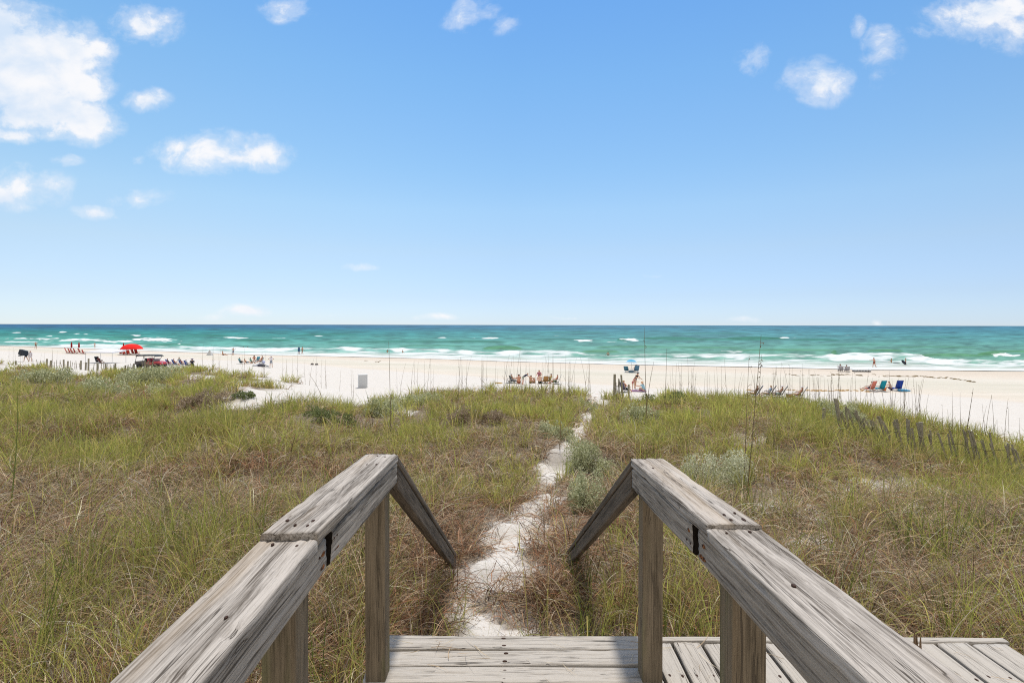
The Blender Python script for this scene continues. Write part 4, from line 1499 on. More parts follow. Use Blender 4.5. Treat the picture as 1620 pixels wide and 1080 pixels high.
POSES = {
    'stand': dict(thigh=(2, -3), shin=(0, -3), spread=.10),
    'akimbo': dict(thigh=(2, -2), shin=(0, -2), spread=.14, arm=((-10, 48, -40), (-10, 48, -40))),
    'armsup': dict(thigh=(1, -2), shin=(0, -3), spread=.06, arm=((40, 25, 120), (35, 25, 125))),
    'walk': dict(pel=(0, .93), lean=4, thigh=(22, -18), shin=(8, -34), spread=.05, arm=((-22, 10, 18), (24, 10, 22))),
    'point': dict(pel=(0, .93), lean=3, thigh=(14, -12), shin=(4, -26), spread=.07, arm=((35, 60, 60), (-14, 14, 16))),
    'carry': dict(pel=(0, .93), lean=10, thigh=(22, -18), shin=(8, -34), spread=.04, arm=((50, 14, 80), (45, 14, 85))),
    'bend': dict(pel=(-.10, .90), lean=62, head=10, thigh=(6, -6), shin=(-4, -8), spread=.07, arm=((55, 8, 14), (48, 8, 18))),
    'lean': dict(pel=(-.04, .93), lean=34, head=12, thigh=(8, -6), shin=(-4, -12), spread=.06, arm=((40, 8, 18), (30, 8, 30))),
    'chair': dict(pel=(-.08, .32), lean=-24, head=16, thigh=(82, 86), shin=(28, 36), spread=.08, arm=((40, 16, 40), (36, 16, 44))),
    'chair_legs': dict(pel=(-.08, .32), lean=-28, head=20, thigh=(96, 72), shin=(58, 66), spread=.08, arm=((34, 18, 50), (40, 16, 40))),
    'lounge': dict(pel=(-.05, .34), lean=-46, head=38, thigh=(84, 100), shin=(80, 50), spread=.06, arm=((14, 16, 30), (20, 14, 30))),
    'ground': dict(pel=(0, .13), lean=-12, head=10, thigh=(112, 94), shin=(40, 78), spread=.07, arm=((-28, 16, 6), (30, 14, 40))),
    'hug': dict(pel=(0, .13), lean=16, head=4, thigh=(128, 124), shin=(18, 22), spread=.06, arm=((62, 8, 30), (62, 8, 30))),
    'wade': dict(thigh=(4, -4), shin=(0, -6), spread=.1, arm=((20, 35, 30), (16, 35, 34))),
}
_pose, _cl = {}, {}
SKIN = {'tan': plain('skin_tan', (.50, .275, .165), .6, .3, var=.1), 'light': plain('skin_light', (.64, .42, .31), .6, .3, var=.08), 'red': plain('skin_sunburnt', (.58, .27, .165), .6, .3, var=.1), 'deep': plain('skin_brown', (.33, .17, .10), .6, .3, var=.1)}


def cloth(col):
    return plain('cloth_%02x%02x%02x' % tuple(int(255 * c) for c in col), col, .85, .1, var=.12, scale=14)


BLACK, WHITE, NAVY, RED_, TEAL, GREYC = (.02, .02, .025), (.72, .72, .72), (.02, .03, .09), (.45, .04, .035), (.03, .32, .36), (.20, .21, .25)
HAIR = {'dark': (.022, .015, .012), 'brown': (.075, .04, .022), 'blond': (.42, .28, .12), 'grey': (.35, .33, .31)}


def person(px, py, pose, rot, skin, hair, clothes, label, sc=1.0, dz=0.0, water=False, pos=None, group=None):
    if pose not in _pose:
        J = pose_joints(**POSES[pose])
        _pose[pose] = (J, body_mesh(J))
    J, me = _pose[pose]
    p = pos if pos is not None else (gp(px, py, True) if water else gbeach(px, py))
    o = bpy.data.objects.new('person', me.copy())
    o.data.materials.clear()
    o.data.materials.append(SKIN[skin])
    COL.objects.link(o)
    o.location = p + Vector((0, 0, dz))
    o.rotation_euler = (0, 0, R(rot))
    o.scale = (sc, sc, sc)
    tag(o, label, 'person', group)
    parts = list(clothes)
    if hair:
        kind, c = ('longhair', hair[5:]) if hair.startswith('long_') else ('hair', hair)
        parts.insert(0, (kind, HAIR[c]))
    for kind, c in parts:
        if (pose, kind) not in _cl:
            _cl[(pose, kind)] = shell(me, J, kind)
        base = _cl[(pose, kind)]
        if not len(base.polygons):
            continue
        m2 = base.copy()
        m2.materials.clear()
        m2.materials.append(cloth(c))
        nm = {'longhair': 'hair', 'longshirt': 'cover_up', 'bikini': 'bikini_top'}.get(kind, kind)
        ch = bpy.data.objects.new(nm, m2)
        COL.objects.link(ch)
        ch.parent = o
    return o


# ------------------------------------------------------------------ beach things
M_FRAME = plain('chair_frame', (.42, .43, .44), .4, .5, .6)
M_WFRAME = plain('white_frame', (.6, .6, .6), .5, .4)


def chair(px, py, rot, col, label, group=None, sc=1.0, high=1.0, frame_m=None, cat='beach chair', pos=None, recline=0.0, name='beach_chair'):
    p = pos if pos is not None else gbeach(px, py)
    r = empty(name, p, R(rot))
    r.scale = (sc, sc, sc)
    tag(r, label, cat, group)
    fm = frame_m or M_FRAME
    m = cloth(col)
    w = .27
    by, bz = -.24 - .26 - recline * .25, .26 + .58 * high - recline * .16

    def sheet(name, pts, th):
        mb = MB()
        n = len(pts)
        vs = []
        for x in (-w, w):
            for y, z in pts:
                vs += [(x, y, z), (x, y - th * .4, z - th)]
        fs = []
        for i in range(n - 1):
            a, b = 2 * i, 2 * i + 2
            c, d = 2 * n + a, 2 * n + b
            fs += [(a, b, d, c), (a + 1, c + 1, d + 1, b + 1), (a, a + 1, b + 1, b), (c, d, d + 1, c + 1)]
        fs += [(0, 2 * n, 2 * n + 1, 1), (2 * n - 2, 2 * n - 1, 4 * n - 1, 4 * n - 2)]
        mb.add([Vector(v) for v in vs], fs)
        return mb.build(name, m, r, True)
    sheet('seat', [(-.26, .235), (-.12, .20), (.05, .20), (.26, .265)], .03)
    sheet('backrest', [(-.25, .24), (-.25 + (by + .25) * .3, .24 + (bz - .24) * .33), (-.25 + (by + .25) * .66, .24 + (bz - .24) * .7), (by, bz)], .03)
    mb = MB()
    for s in (-1, 1):
        x = s * (w + .02)
        mb.bar((x, -.24, .24), (x, by - .01, bz + .02), .016)
        mb.bar((x, -.30, .02), (x, .28, .275), .016)
        mb.bar((x, .22, .02), (x, -.26, .25), .016)
        mb.bar((x, -.30, .02), (x, .24, .02), .016)
        mb.bar((x, .27, .27), (x, .25, .44), .014)
    mb.bar((-w, by - .01, bz + .02), (w, by - .01, bz + .02), .016)
    mb.bar((-w, -.30, .02), (w, -.30, .02), .016)
    mb.bar((-w, .24, .02), (w, .24, .02), .016)
    mb.build('frame', fm, r)
    for s in (-1, 1):
        MB().box((s * (w + .025), -.06, .455), (.05, .46, .025), bev=.01).build('armrest', fm, r)
    return r


def umbrella(px, py, rad, height, cols, label, pos=None, closed=False, polecol=None, group=None, tilt=0):
    p = pos if pos is not None else gbeach(px, py)
    r = empty('beach_umbrella', p, RS.rand() * .3)
    tag(r, label, 'umbrella', group)
    MB().bar((0, 0, -.2), (0, 0, height - .02), .022, n=8).build('pole', polecol or M_WFRAME, r)
    if closed:
        MB().lathe([(.05, height - 1.25), (.15, height - 1.18), (.17, height - .8), (.13, height - .3), (.04, height - .02), (.012, height + .08)], 10).build('canopy', cloth(cols[0]), r, True)
        return r
    n, m = 8, 7
    me = bpy.data.meshes.new('canopy')
    vs, fs, mi = [], [], []
    for i in range(m + 1):
        t = i / m
        for k in range(n * 4):
            a = 2 * math.pi * k / (n * 4)
            sc_ = 1 - .06 * t * math.sin((k % 4) / 4 * math.pi)
            rr = rad * math.sin(t * 1.25) / math.sin(1.25) * sc_
            vs.append((rr * math.cos(a), rr * math.sin(a), height - rad * .52 * (1 - math.cos(t * 1.25)) / (1 - math.cos(1.25)) + .02 * t * math.sin((k % 4) / 4 * math.pi)))
    N = n * 4
    for i in range(m):
        for k in range(N):
            fs.append((i * N + k, i * N + (k + 1) % N, (i + 1) * N + (k + 1) % N, (i + 1) * N + k))
            mi.append(((k // 4) % 2 if len(cols) > 1 and len(cols) < 3 else (i * len(cols) // m)) if len(cols) > 1 else 0)
    me.from_pydata(vs, [], fs)
    for c in cols:
        me.materials.append(cloth(c))
    for p_, q in zip(me.polygons, mi):
        p_.material_index = q
        p_.use_smooth = True
    c = link('canopy', me, None, r)
    mb = MB()
    for k in range(n):
        a = 2 * math.pi * k / n
        mb.bar((0, 0, height - .03), (rad * .98 * math.cos(a), rad * .98 * math.sin(a), height - rad * .53), .008, n=4)
    mb.build('ribs', M_WFRAME, r)
    MB().lathe([(.02, height), (.025, height + .04), (.005, height + .08)], 8).build('finial', M_WFRAME, r)
    return r
RC = (.50, .05, .035)
# red rental chairs in the far left row, with two furled umbrellas among them
gr = 'red chairs in the far left row'
for k, (x, y, rot) in enumerate([(108, 558.6, -60), (113, 559, -35), (116.6, 559.4, -35), (121.5, 559.2, -35), (129, 559.4, -30), (134, 559.8, -30)]):
    chair(x, y, rot, RC, ['red beach chair at the left end of the far row, seen nearly side on', 'red beach chair under the first furled umbrella in the far row', 'red beach chair just right of the first furled umbrella', 'red beach chair between the two furled umbrellas', 'red beach chair just right of the second furled umbrella', 'low dark red chair at the right end of the far row'][k], gr, 1.25 if k < 5 else .95, 1.2, cloth((.16, .03, .02)))
umbrella(113.2, 559.5, 0, 2.55, [(.28, .02, .02)], 'furled dark red umbrella at the left of the far chair row', closed=True, group='furled red umbrellas')
umbrella(125, 559.6, 0, 2.55, [(.30, .02, .02)], 'furled dark red umbrella toward the right of the far chair row', closed=True, group='furled red umbrellas')
# open red umbrella
gr = 'red chairs round the open red umbrella'
umbrella(208.5, 561, 2.2, 2.35, [(.75, .025, .02)], 'open red beach umbrella over red chairs behind the truck')
umbrella(195.5, 560.6, 0, 2.5, [(.26, .02, .02)], 'furled dark red umbrella just left of the open red umbrella', closed=True, group='furled red umbrellas')
for k, (x, y) in enumerate([(193, 560.5), (198.5, 561.5), (204.3, 561.5), (212.3, 560.5), (217.5, 560.5)]):
    chair(x, y, -15 + 10 * (k % 3), RC, ['red chair left of the furled umbrella by the open red one', 'red chair under the left rim of the open red umbrella', 'red chair under the middle of the open red umbrella', 'red chair under the right half of the open red umbrella', 'brownish red chair between the open umbrella and the truck'][k], gr, 1.15, 1.2, cloth((.16, .03, .02)))

# people at the far left
person(41, 572, 'carry', 80, 'tan', 'brown', [('trunks', BLACK)], 'person with bare legs walking with a big dark bundle on the shoulder', 1.0)
p = gbeach(38.5, 572)
b = MB().box((0, 0, 0), (1.35, .55, .75), Matrix.Rotation(R(14), 3, 'Y'), .92, .12)
b.box((-.25, -.02, -.42), (.9, .4, .2), Matrix.Rotation(R(-8), 3, 'Y'), .9, .06)
o = b.build('bundle', cloth((.035, .042, .055)))
o.location = p + Vector((-.05, -.1, 1.45))
tag(o, 'big dark grey bundle carried by the walking person at the left edge', 'bundle')
person(48, 572, 'stand', 60, 'light', 'dark', [('longshirt', (.66, .62, .64)), ('hat', (.30, .06, .04))], 'person in a pale loose cover up and dark red cap beside the bundle carrier', 1.0)
person(56.6, 552, 'akimbo', 20, 'tan', 'dark', [('trunks', BLACK)], 'person with bare brown back and black trunks at the edge of the far surf', 1.1)
person(150, 550.6, 'akimbo', -10, 'light', 'blond', [('shorts', (.55, .42, .36))], 'person in pale clothes with hands on hips, standing in the surf', .95)

# white canopy and the person under it
p = gbeach(168, 574)
cn = empty('shade_canopy', p)
tag(cn, 'white flat shade canopy on thin grey poles behind the left sand fence', 'canopy')
mb = MB()
vs = [(-2.1, -1.5, 1.85), (2.1, -1.5, 1.80), (2.1, 1.5, 1.95), (-2.1, 1.5, 2.0), (0, 0, 2.25), (-2.12, -1.52, 1.66), (2.12, -1.52, 1.62), (2.12, 1.52, 1.77), (-2.12, 1.52, 1.82)]
mb.add([Vector(v) for v in vs], [(0, 1, 4), (1, 2, 4), (2, 3, 4), (3, 0, 4), (5, 6, 1, 0), (6, 7, 2, 1), (7, 8, 3, 2), (8, 5, 0, 3)])
mb.build('canopy_top', cloth((.70, .70, .74)), cn)
for x in (-2.08, 2.08):
    for y in (-1.48, 1.48):
        MB().bar((x, y, -.1), (x, y, 1.82), .028).build('pole', M_FRAME, cn)
chair(157, 574.5, -100, (.035, .035, .045), 'dark reclined chair under the white shade canopy', None, 1.15, 1.1)
person(158, 574.5, 'chair_legs', -100, 'deep', 'dark', [('shirt', (.13, .03, .04)), ('shorts', (.16, .035, .045))], 'person in maroon reclining under the white shade canopy')

# ---- truck: open beach utility truck with dark canopy
p = gbeach(240, 583.5)
tr = empty('utility_truck', p, R(-4))
tag(tr, 'open red and black utility truck with dark canopy parked behind the dune', 'truck')
RP = plain('red_paint', (.48, .04, .05), .3, .5, var=.06)
BK = plain('black_plastic', (.028, .028, .03), .55, .4)
DK = plain('dark_canvas', (.045, .055, .065), .8, .2)
GL = plain('windshield', (.35, .42, .45), .08, .6)
MB().box((0, 0, .52), (3.5, 1.35, .28), bev=.06).box((1.72, 0, .55), (.2, 1.2, .22), bev=.04).build('chassis', BK, tr)
mb = MB()
mb.box((-1.2, .68, .86), (1.35, .05, .42)).box((-1.2, -.68, .86), (1.35, .05, .42)).box((-1.87, 0, .86), (.05, 1.4, .42)).box((-.54, 0, .86), (.05, 1.31, .42)).box((-1.2, 0, .69), (1.28, 1.3, .05))
mb.build('cargo_bed', plain('bed_grey', (.10, .09, .09), .6, .3), tr)
mb = MB()
prof = [(.55, .66), (1.80, .66), (1.86, .80), (1.78, .95), (1.2, 1.06), (.60, 1.10)]
mb.slab(prof, -.66, .66, Matrix.Rotation(R(90), 4, 'X'))
h = mb.build('hood', RP, tr)
for s in (-1, 1):
    MB().lathe([(.0, 0), (.09, .0), (.10, .03), (.06, .06)][::-1], 12, Matrix.Translation((1.84, s * .45, .84)) @ Matrix.Rotation(R(90), 4, 'Y')).build('headlight', GL, h)
for s in (-1, 1):
    MB().box((.02, s * .685, .80), (1.05, .05, .34), bev=.02).build('door', RP, tr)
mb = MB()
mb.slab([(-1.75, 1.80), (-1.6, 1.93), (.2, 1.97), (.95, 1.93), (1.22, 1.74), (1.15, 1.71), (.9, 1.83), (-1.55, 1.80), (-1.72, 1.74)], -.74, .74, Matrix.Rotation(R(90), 4, 'X'))
mb.build('roof', DK, tr)
mb = MB()
for s in (-1, 1):
    y = s * .66
    mb.bar((-1.85, y, .9), (-1.66, y, 1.82), .03).bar((-.5, y, .9), (-.45, y, 1.84), .03).bar((.62, y, 1.08), (1.02, y, 1.80), .028).bar((-1.66, y, 1.8), (.95, y, 1.84), .03)
mb.build('roll_cage', BK, tr)
mb = MB()
mb.add([Vector(v) for v in [(.64, -.62, 1.10), (.64, .62, 1.10), (.84, .62, 1.45), (.84, -.62, 1.45), (.66, -.62, 1.10), (.66, .62, 1.10), (.86, .62, 1.45), (.86, -.62, 1.45)]], [(0, 1, 2, 3), (7, 6, 5, 4), (0, 4, 5, 1), (2, 6, 7, 3), (1, 5, 6, 2), (3, 7, 4, 0)])
mb.build('windshield', GL, tr)
for x, c in ((-.28, BK), (.12, RP)):
    for s in (-1, 1):
        st_ = MB().box((x, s * .32, .82), (.48, .46, .16), bev=.05).build('seat', c, tr)
        MB().box((x - .24, s * .32, 1.18), (.13, .44, .62), Matrix.Rotation(R(-10), 3, 'Y'), bev=.04).build('backrest', c, st_)
mb = MB()
ring = [Vector((.48 + .08 * math.cos(a), .32 + .18 * math.sin(a), 1.2 + .15 * math.cos(a))) for a in [i * math.pi / 6 for i in range(13)]]
mb.path(ring, .018, 5).bar((.6, .32, 1.05), (.48, .32, 1.2), .02)
mb.build('steering_wheel', BK, tr)
MB().bar((1.0, -.68, 1.28), (1.02, -.80, 1.36), .015).box((1.03, -.86, 1.42), (.06, .16, .20), bev=.03).build('mirror', BK, tr)
for x in (-1.22, 1.28):
    for s in (-1, 1):
        w_ = MB().lathe([(.20, -.12), (.34, -.12), (.36, -.06), (.36, .06), (.34, .12), (.20, .12)], 18, Matrix.Translation((x, s * .66, .36)) @ Matrix.Rotation(R(90), 4, 'X'))
        t_ = w_.build('wheel', plain('tyre', (.03, .03, .03), .9, .2), tr, True)
        MB().lathe([(.05, -.10), (.20, -.08), (.21, .08), (.05, .10)], 12, Matrix.Translation((x, s * .66, .36)) @ Matrix.Rotation(R(90), 4, 'X')).build('rim', M_FRAME, t_)
        MB().box((x, s * .70, .80), (.86, .14, .07), bev=.03).build('fender', BK, tr)

# ---- blue chairs beside the truck
BL = (.035, .07, .30)
gr = 'blue chairs beside the truck'
bc = [(268, 577.5, 'blue beach chair nearest the truck'), (278, 577.8, 'second blue beach chair from the truck'), (289, 578.4, 'third blue beach chair from the truck'), (297.5, 579.5, 'blue beach chair farthest from the truck')]
bp = [('tan', 'dark', [('shirt', (.02, .02, .05)), ('shorts', (.45, .06, .08))], 'person in dark top and red shorts sitting in the blue chair nearest the truck'), ('red', 'brown', [('trunks', NAVY)], 'sunburnt person low in the second blue chair from the truck'),
      ('light', 'brown', [('shirt', (.35, .10, .10))], 'brown haired person in the third blue chair from the truck'), ('light', 'dark', [('shirt', (.38, .50, .60)), ('shorts', GREYC)], 'dark haired person in pale blue sitting tall in the last blue chair')]
for (x, y, l), q in zip(bc, bp):
    pos = gbeach(x, y)
    chair(x, y, -38, BL, l, gr, 1.0, 1.1, pos=pos)
    person(x, y, 'chair', -38, *q, pos=pos + Vector((0, 0, .0)), sc=1.0)
person(284.5, 574.5, 'ground', -30, 'light', None, [('shirt', (.30, .40, .36)), ('hat', (.12, .16, .13))], 'person in a green grey hat sitting beyond the blue chairs', 1.15)
person(304, 579.5, 'hug', 30, 'tan', 'dark', [('shirt', (.03, .03, .05)), ('shorts', (.05, .045, .05)), ('hat', (.16, .17, .32))], 'person in a black shirt and blue cap crouching at the end of the blue chairs', 1.35)

person(353, 562, 'ground', -85, 'tan', 'brown', [('trunks', BLACK)], 'person in black trunks sitting alone on the sand with legs stretched', 1.15)
person(369, 562.3, 'armsup', 10, 'tan', 'dark', [('shorts', (.16, .20, .28))], 'person in grey blue shorts standing with hands raised to the face', 1.0)
person(385, 549.3, 'wade', 0, 'tan', 'dark', [], 'swimmer showing only a dark head, left one of the two', 1.0, -1.45, True, group='swimmers')
person(392, 549.8, 'wade', 20, 'tan', 'dark', [], 'swimmer showing head and one shoulder, right one of the two', 1.0, -1.38, True, group='swimmers')
# small white beach tent
p = gbeach(332, 562)
o = MB().add([Vector(v) for v in [(-.75, -.7, 0), (.75, -.7, 0), (.75, .7, 0), (-.75, .7, 0), (.05, 0, 1.45), (-.06, .0, 1.42)]], [(0, 1, 4, 5), (1, 2, 4), (2, 3, 5, 4), (3, 0, 5)]).build('small_tent', cloth((.50, .50, .49)))
o.scale = (.7, .7, .85)
MB().bar((.0, -.02, 0), (0, -.02, 1.5), .02).build('pole', M_FRAME, o)
o.location = p
tag(o, 'small pale pointed beach tent near the surf, left of the lone sitter', 'tent')

# ---- family group left of the white shirt man
gr = 'seated group beside the man in the white shirt'
for x, y, rot, c, l in [(382, 575.5, -70, (.03, .22, .26), 'teal chair at the left of the group by the white shirted man'), (399, 575, -60, (.10, .42, .38), 'pale teal chair in the middle of the group by the white shirted man'), (406.5, 572.5, 170, (.06, .25, .33), 'empty looking blue green chair back at the far side of that group'), (412.5, 573.5, 95, (.5, .5, .5), 'low chair facing left at the right of that group')]:
    chair(x, y, rot, c, l, gr, 1.0, 1.1)
person(382, 575.5, 'chair', -70, 'tan', 'dark', [('shirt', (.03, .32, .38)), ('shorts', BLACK)], 'person in a teal shirt sitting at the left of the group', 1.05)
person(391, 576, 'lounge', -75, 'tan', 'dark', [('shorts', (.10, .16, .22))], 'person in dark shorts stretched out with bare legs, second from left in that group', 1.0)
person(399, 575, 'chair', -50, 'tan', 'dark', [('shirt', (.10, .45, .36))], 'person in a sea green shirt and dark cap in the middle of that group', 1.0)
person(402.5, 572, 'chair', 20, 'red', 'long_brown', [('bikini', (.35, .06, .05))], 'long haired sunburnt person at the back of that group', 1.1)
person(412, 573.5, 'chair', 100, 'red', 'brown', [('bikini', (.55, .18, .05))], 'person with orange top facing left at the right of that group', 1.15)
p = gbeach(413.5, 579.8)
o = MB().lathe([(.34, 0), (.42, .12), (.38, .34), (.25, .42), (.05, .45)], 12, Matrix.Diagonal((1.5, .8, 1, 1))).build('beach_bag', cloth((.10, .10, .13)), None, True)
mb = MB(); mb.path([Vector((.3 * math.cos(a), 0, .36 + .32 * math.sin(a))) for a in [i * math.pi / 6 for i in range(7)]], .02, 5); mb.build('handle', cloth((.06, .06, .08)), o)
o.location = p
tag(o, 'bulging dark grey beach bag on the sand in front of the seated group', 'bag')
p = gbeach(406, 579)
o = MB().box((0, 0, .10), (1.3, .5, .16), taper=.8, bev=.1).box((.2, .1, .22), (.6, .3, .12), taper=.7, bev=.08).build('towel', cloth((.42, .44, .50)), None, True)
o.location = p
tag(o, 'crumpled grey towel left of the dark beach bag', 'towel')
p = gbeach(420.5, 580.3)
fc = empty('folded_chair', p, R(10))
tag(fc, 'dark folded beach chair lying aslant between the bag and the white shirted man', 'beach chair')
MB().box((0, 0, .24), (.95, .5, .04), Matrix.Rotation(R(24), 3, 'Y'), bev=.01).build('fabric', cloth((.08, .085, .10)), fc)
MB().bar((-.5, -.27, .46), (.55, -.27, .02), .018).bar((-.5, .27, .46), (.55, .27, .02), .018).bar((-.4, -.27, .1), (.3, .27, .1), .018).bar((-.5, -.27, .46), (-.5, .27, .46), .018).build('frame', M_FRAME, fc)
p = gbeach(417, 575)
o = MB().lathe([(.02, 0), (.18, .06), (.26, .26), (.18, .46), (.02, .52)], 14).build('beach_ball', cloth((.48, .52, .72)), None, True)
o.location = p
tag(o, 'pale blue beach ball behind the folded chair', 'ball')
person(429, 581.5, 'akimbo', 5, 'tan', 'grey', [('shirt', (.70, .68, .74)), ('shorts', (.27, .30, .36)), ('hat', (.6, .6, .62))], 'man in white shirt, cap and grey shorts standing with his back turned', 1.04)

person(473, 561, 'stand', 10, 'deep', 'dark', [('shirt', (.02, .09, .22)), ('shorts', (.02, .08, .19))], 'person in dark blue walking along the surf, left of a pair', 1.12)
person(478.2, 561.2, 'walk', -40, 'tan', 'brown', [('trunks', (.20, .10, .07))], 'person with bare back walking along the surf, right of the pair', 1.1)
for x, y, l in [(494, 577, 'small dark beach bag lying alone on the sand, left of two'), (501, 577.2, 'small dark beach bag lying alone on the sand, right of two')]:
    o = MB().box((0, 0, .10), (.55, .3, .2), taper=.7, bev=.08).build('small_bag', cloth((.05, .045, .05)), None, True)
    MB().path([Vector((.2 * math.cos(a), 0, .18 + .12 * math.sin(a))) for a in [i * math.pi / 4 for i in range(5)]], .015, 4).build('handle', cloth((.03, .03, .03)), o)
    o.location = gbeach(x, y)
    tag(o, l, 'bag')
person(613, 557.5, 'wade', 0, 'tan', 'dark', [], 'person chest deep in white surf left of the tallest stalk', 1.0, -.98, True)
person(637, 558, 'wade', -50, 'tan', 'dark', [], 'person chest deep in white surf right of the tallest stalk', 1.0, -1.0, True)

# ---- white utility box standing in the dune gap
p = gp(574, 613)
bx = empty('utility_box', p, R(24))
tag(bx, 'pale grey upright utility box standing in the sandy dune gap', 'box')
sc_ = p.y / F
W, H = 13.5 * sc_, 22.5 * sc_
MB().box((0, 0, H / 2 - .15), (W, W * .6, H), bev=.015).build('cabinet', plain('box_grey', (.55, .56, .57), .5, .3, var=.05), bx)
MB().box((0, -W * .3 - .012, H / 2), (W * .86, .02, H * .8), bev=.008).build('door', plain('box_door', (.52, .53, .54), .5, .3, var=.05), bx)
MB().box((0, 0, H - .13), (W * 1.06, W * .68, .05), bev=.015).build('lid', plain('box_lid', (.62, .62, .62), .5, .3, var=.05), bx)

# ---- yellow board on the sand and the big ring of sunbathers
p = gbeach(788.5, 606.3)
o = MB().slab([(-.45 + .43 * math.cos(a) if False else .44 * math.cos(a), .18 * math.sin(a)) for a in [i * math.pi / 10 for i in range(20)]], .03, .09).build('body_board', cloth((.55, .36, .10)), None)
MB().slab([(.30 * math.cos(a), .05 * math.sin(a)) for a in [i * math.pi / 8 for i in range(16)]], .09, .10).build('stripe', cloth((.30, .14, .05)), o)
o.location = p
o.rotation_euler = (0, R(4), R(4))
tag(o, 'yellow body board lying flat on the white sand left of the sunbathers', 'body board')
gr = 'sunbathers sitting in a ring'
RG = [(813, 606, 'chair', -70, 'light', None, [('hat', (.58, .58, .60)), ('shorts', (.30, .33, .36))], 'pale bare backed man in a white cap at the left of the ring', 1.05),
      (821.5, 607, 'hug', 10, 'red', 'dark', [('trunks', (.30, .10, .06))], 'sunburnt bare back, dark hair, sitting left of the navy shirted bender', 1.2),
      (829, 608, 'bend', -80, 'red', 'brown', [('shirt', (.02, .022, .06)), ('shorts', (.30, .32, .26))], 'person in a navy shirt bending over toward the right in the ring', .92),
      (839.5, 606.5, 'hug', -20, 'tan', 'brown', [('trunks', (.25, .18, .08))], 'tan bare back just right of the bending navy shirt', 1.05),
      (846, 606, 'hug', 30, 'tan', 'brown', [('trunks', (.30, .20, .08))], 'small tan child sitting in the middle of the ring', .72),
      (853, 600.5, 'chair', 175, 'red', 'brown', [('shirt', (.42, .16, .20))], 'person in a pink top facing the camera at the back of the ring', 1.1),
      (854.5, 607, 'hug', 0, 'light', 'brown', [('trunks', BLACK)], 'broad pale back with black waistband in front of the pink top', 1.22),
      (868.5, 606, 'chair', 60, 'tan', 'dark', [('shirt', (.48, .40, .18)), ('shorts', (.3, .25, .1))], 'person in a yellowish shirt sitting at the right of the ring', 1.05),
      (878, 607, 'chair_legs', 85, 'red', 'dark', [('shorts', (.18, .22, .10))], 'person reclining in the dark chair at the right end of the ring', 1.0)]
for q in RG:
    person(*q, group=gr)
chair(813, 606, -70, (.13, .16, .18), 'grey chair of the white capped man in the ring', None, 1.0, 1.0)
chair(807.5, 606, -88, (.03, .03, .035), 'dark chair standing at the far left of the ring, seen side on', None, 1.1, 1.45)
chair(862, 606, 15, (.48, .27, .10), 'sand coloured chair between the pale back and the yellowish shirt', None, 1.0, .95)
chair(880, 607.5, 82, (.035, .035, .045), 'dark chair at the right end of the ring', None, 1.1, 1.15)

person(962, 563.6, 'wade', 0, 'tan', 'dark', [('trunks', (.03, .05, .06))], 'man with bare back standing waist deep in the surf above the beach path', 1.06, -.78, True)

# ---- blue umbrella
pu = gbeach(999, 588.5)
umbrella(999, 588.5, .82, 1.78, [(.06, .30, .48), (.10, .40, .62), (.45, .62, .75)], 'blue banded beach umbrella over two blue chairs by the damp sand', pos=pu)
chair(992.5, 588.6, -35, (.07, .17, .24), 'low dark blue chair left of the blue umbrella pole', None, 1.15, .85)
chair(1005.5, 589, 10, (.09, .19, .30), 'blue chair right of the blue umbrella pole, occupied', None, 1.2, 1.0)
person(1005.5, 589, 'chair', 10, 'light', 'dark', [('shirt', (.10, .18, .28)), ('hat', (.10, .04, .04))], 'person in a dark hat sitting beside the blue umbrella', 1.1)
o = MB().box((0, 0, .16), (.62, .4, .32), bev=.03).build('cooler', cloth((.10, .16, .22)))
MB().box((0, 0, .345), (.66, .44, .06), bev=.02).build('lid', cloth((.5, .52, .55)), o)
o.location = gbeach(998.5, 589.5)
tag(o, 'small dark blue cooler between the two chairs under the blue umbrella', 'cooler')

# ---- family beside the beach access posts
gr = 'family beside the beach access posts'
chair(990, 620, -60, (.10, .08, .12), 'dark low chair right behind the access posts', None, 1.1, 1.05)
person(990.5, 620, 'chair', -60, 'red', 'blond', [('shorts', BLACK)], 'sunburnt man in black shorts sitting beside the access posts', 1.12, group=gr)
person(1001.5, 616, 'lean', -70, 'light', 'long_brown', [('bikini', (.45, .15, .15)), ('trunks', (.45, .15, .15))], 'long haired girl in a reddish swimsuit leaning forward beside the seated man', .80, group=gr)
person(1005.5, 614.5, 'lean', -60, 'tan', 'dark', [('bikini', BLACK), ('trunks', BLACK)], 'tall woman in a black swimsuit leaning over behind the girl', 1.02, group=gr)
person(1019.5, 619.5, 'hug', 60, 'light', None, [('shirt', (.33, .55, .66)), ('hat', (.55, .28, .12))], 'child in pale blue with a straw hat sitting on the towel end', 1.15, group=gr)
o = MB().box((0, 0, .05), (1.35, .8, .08), bev=.03).box((.35, .1, .13), (.5, .4, .14), taper=.7, bev=.06).box((-.3, -.1, .11), (.5, .3, .1), taper=.6, bev=.06).build('towel', cloth((.30, .17, .30)), None, True)
o.location = gbeach(1010.5, 619)
tag(o, 'crumpled purple towel between the leaning girl and the child', 'towel')

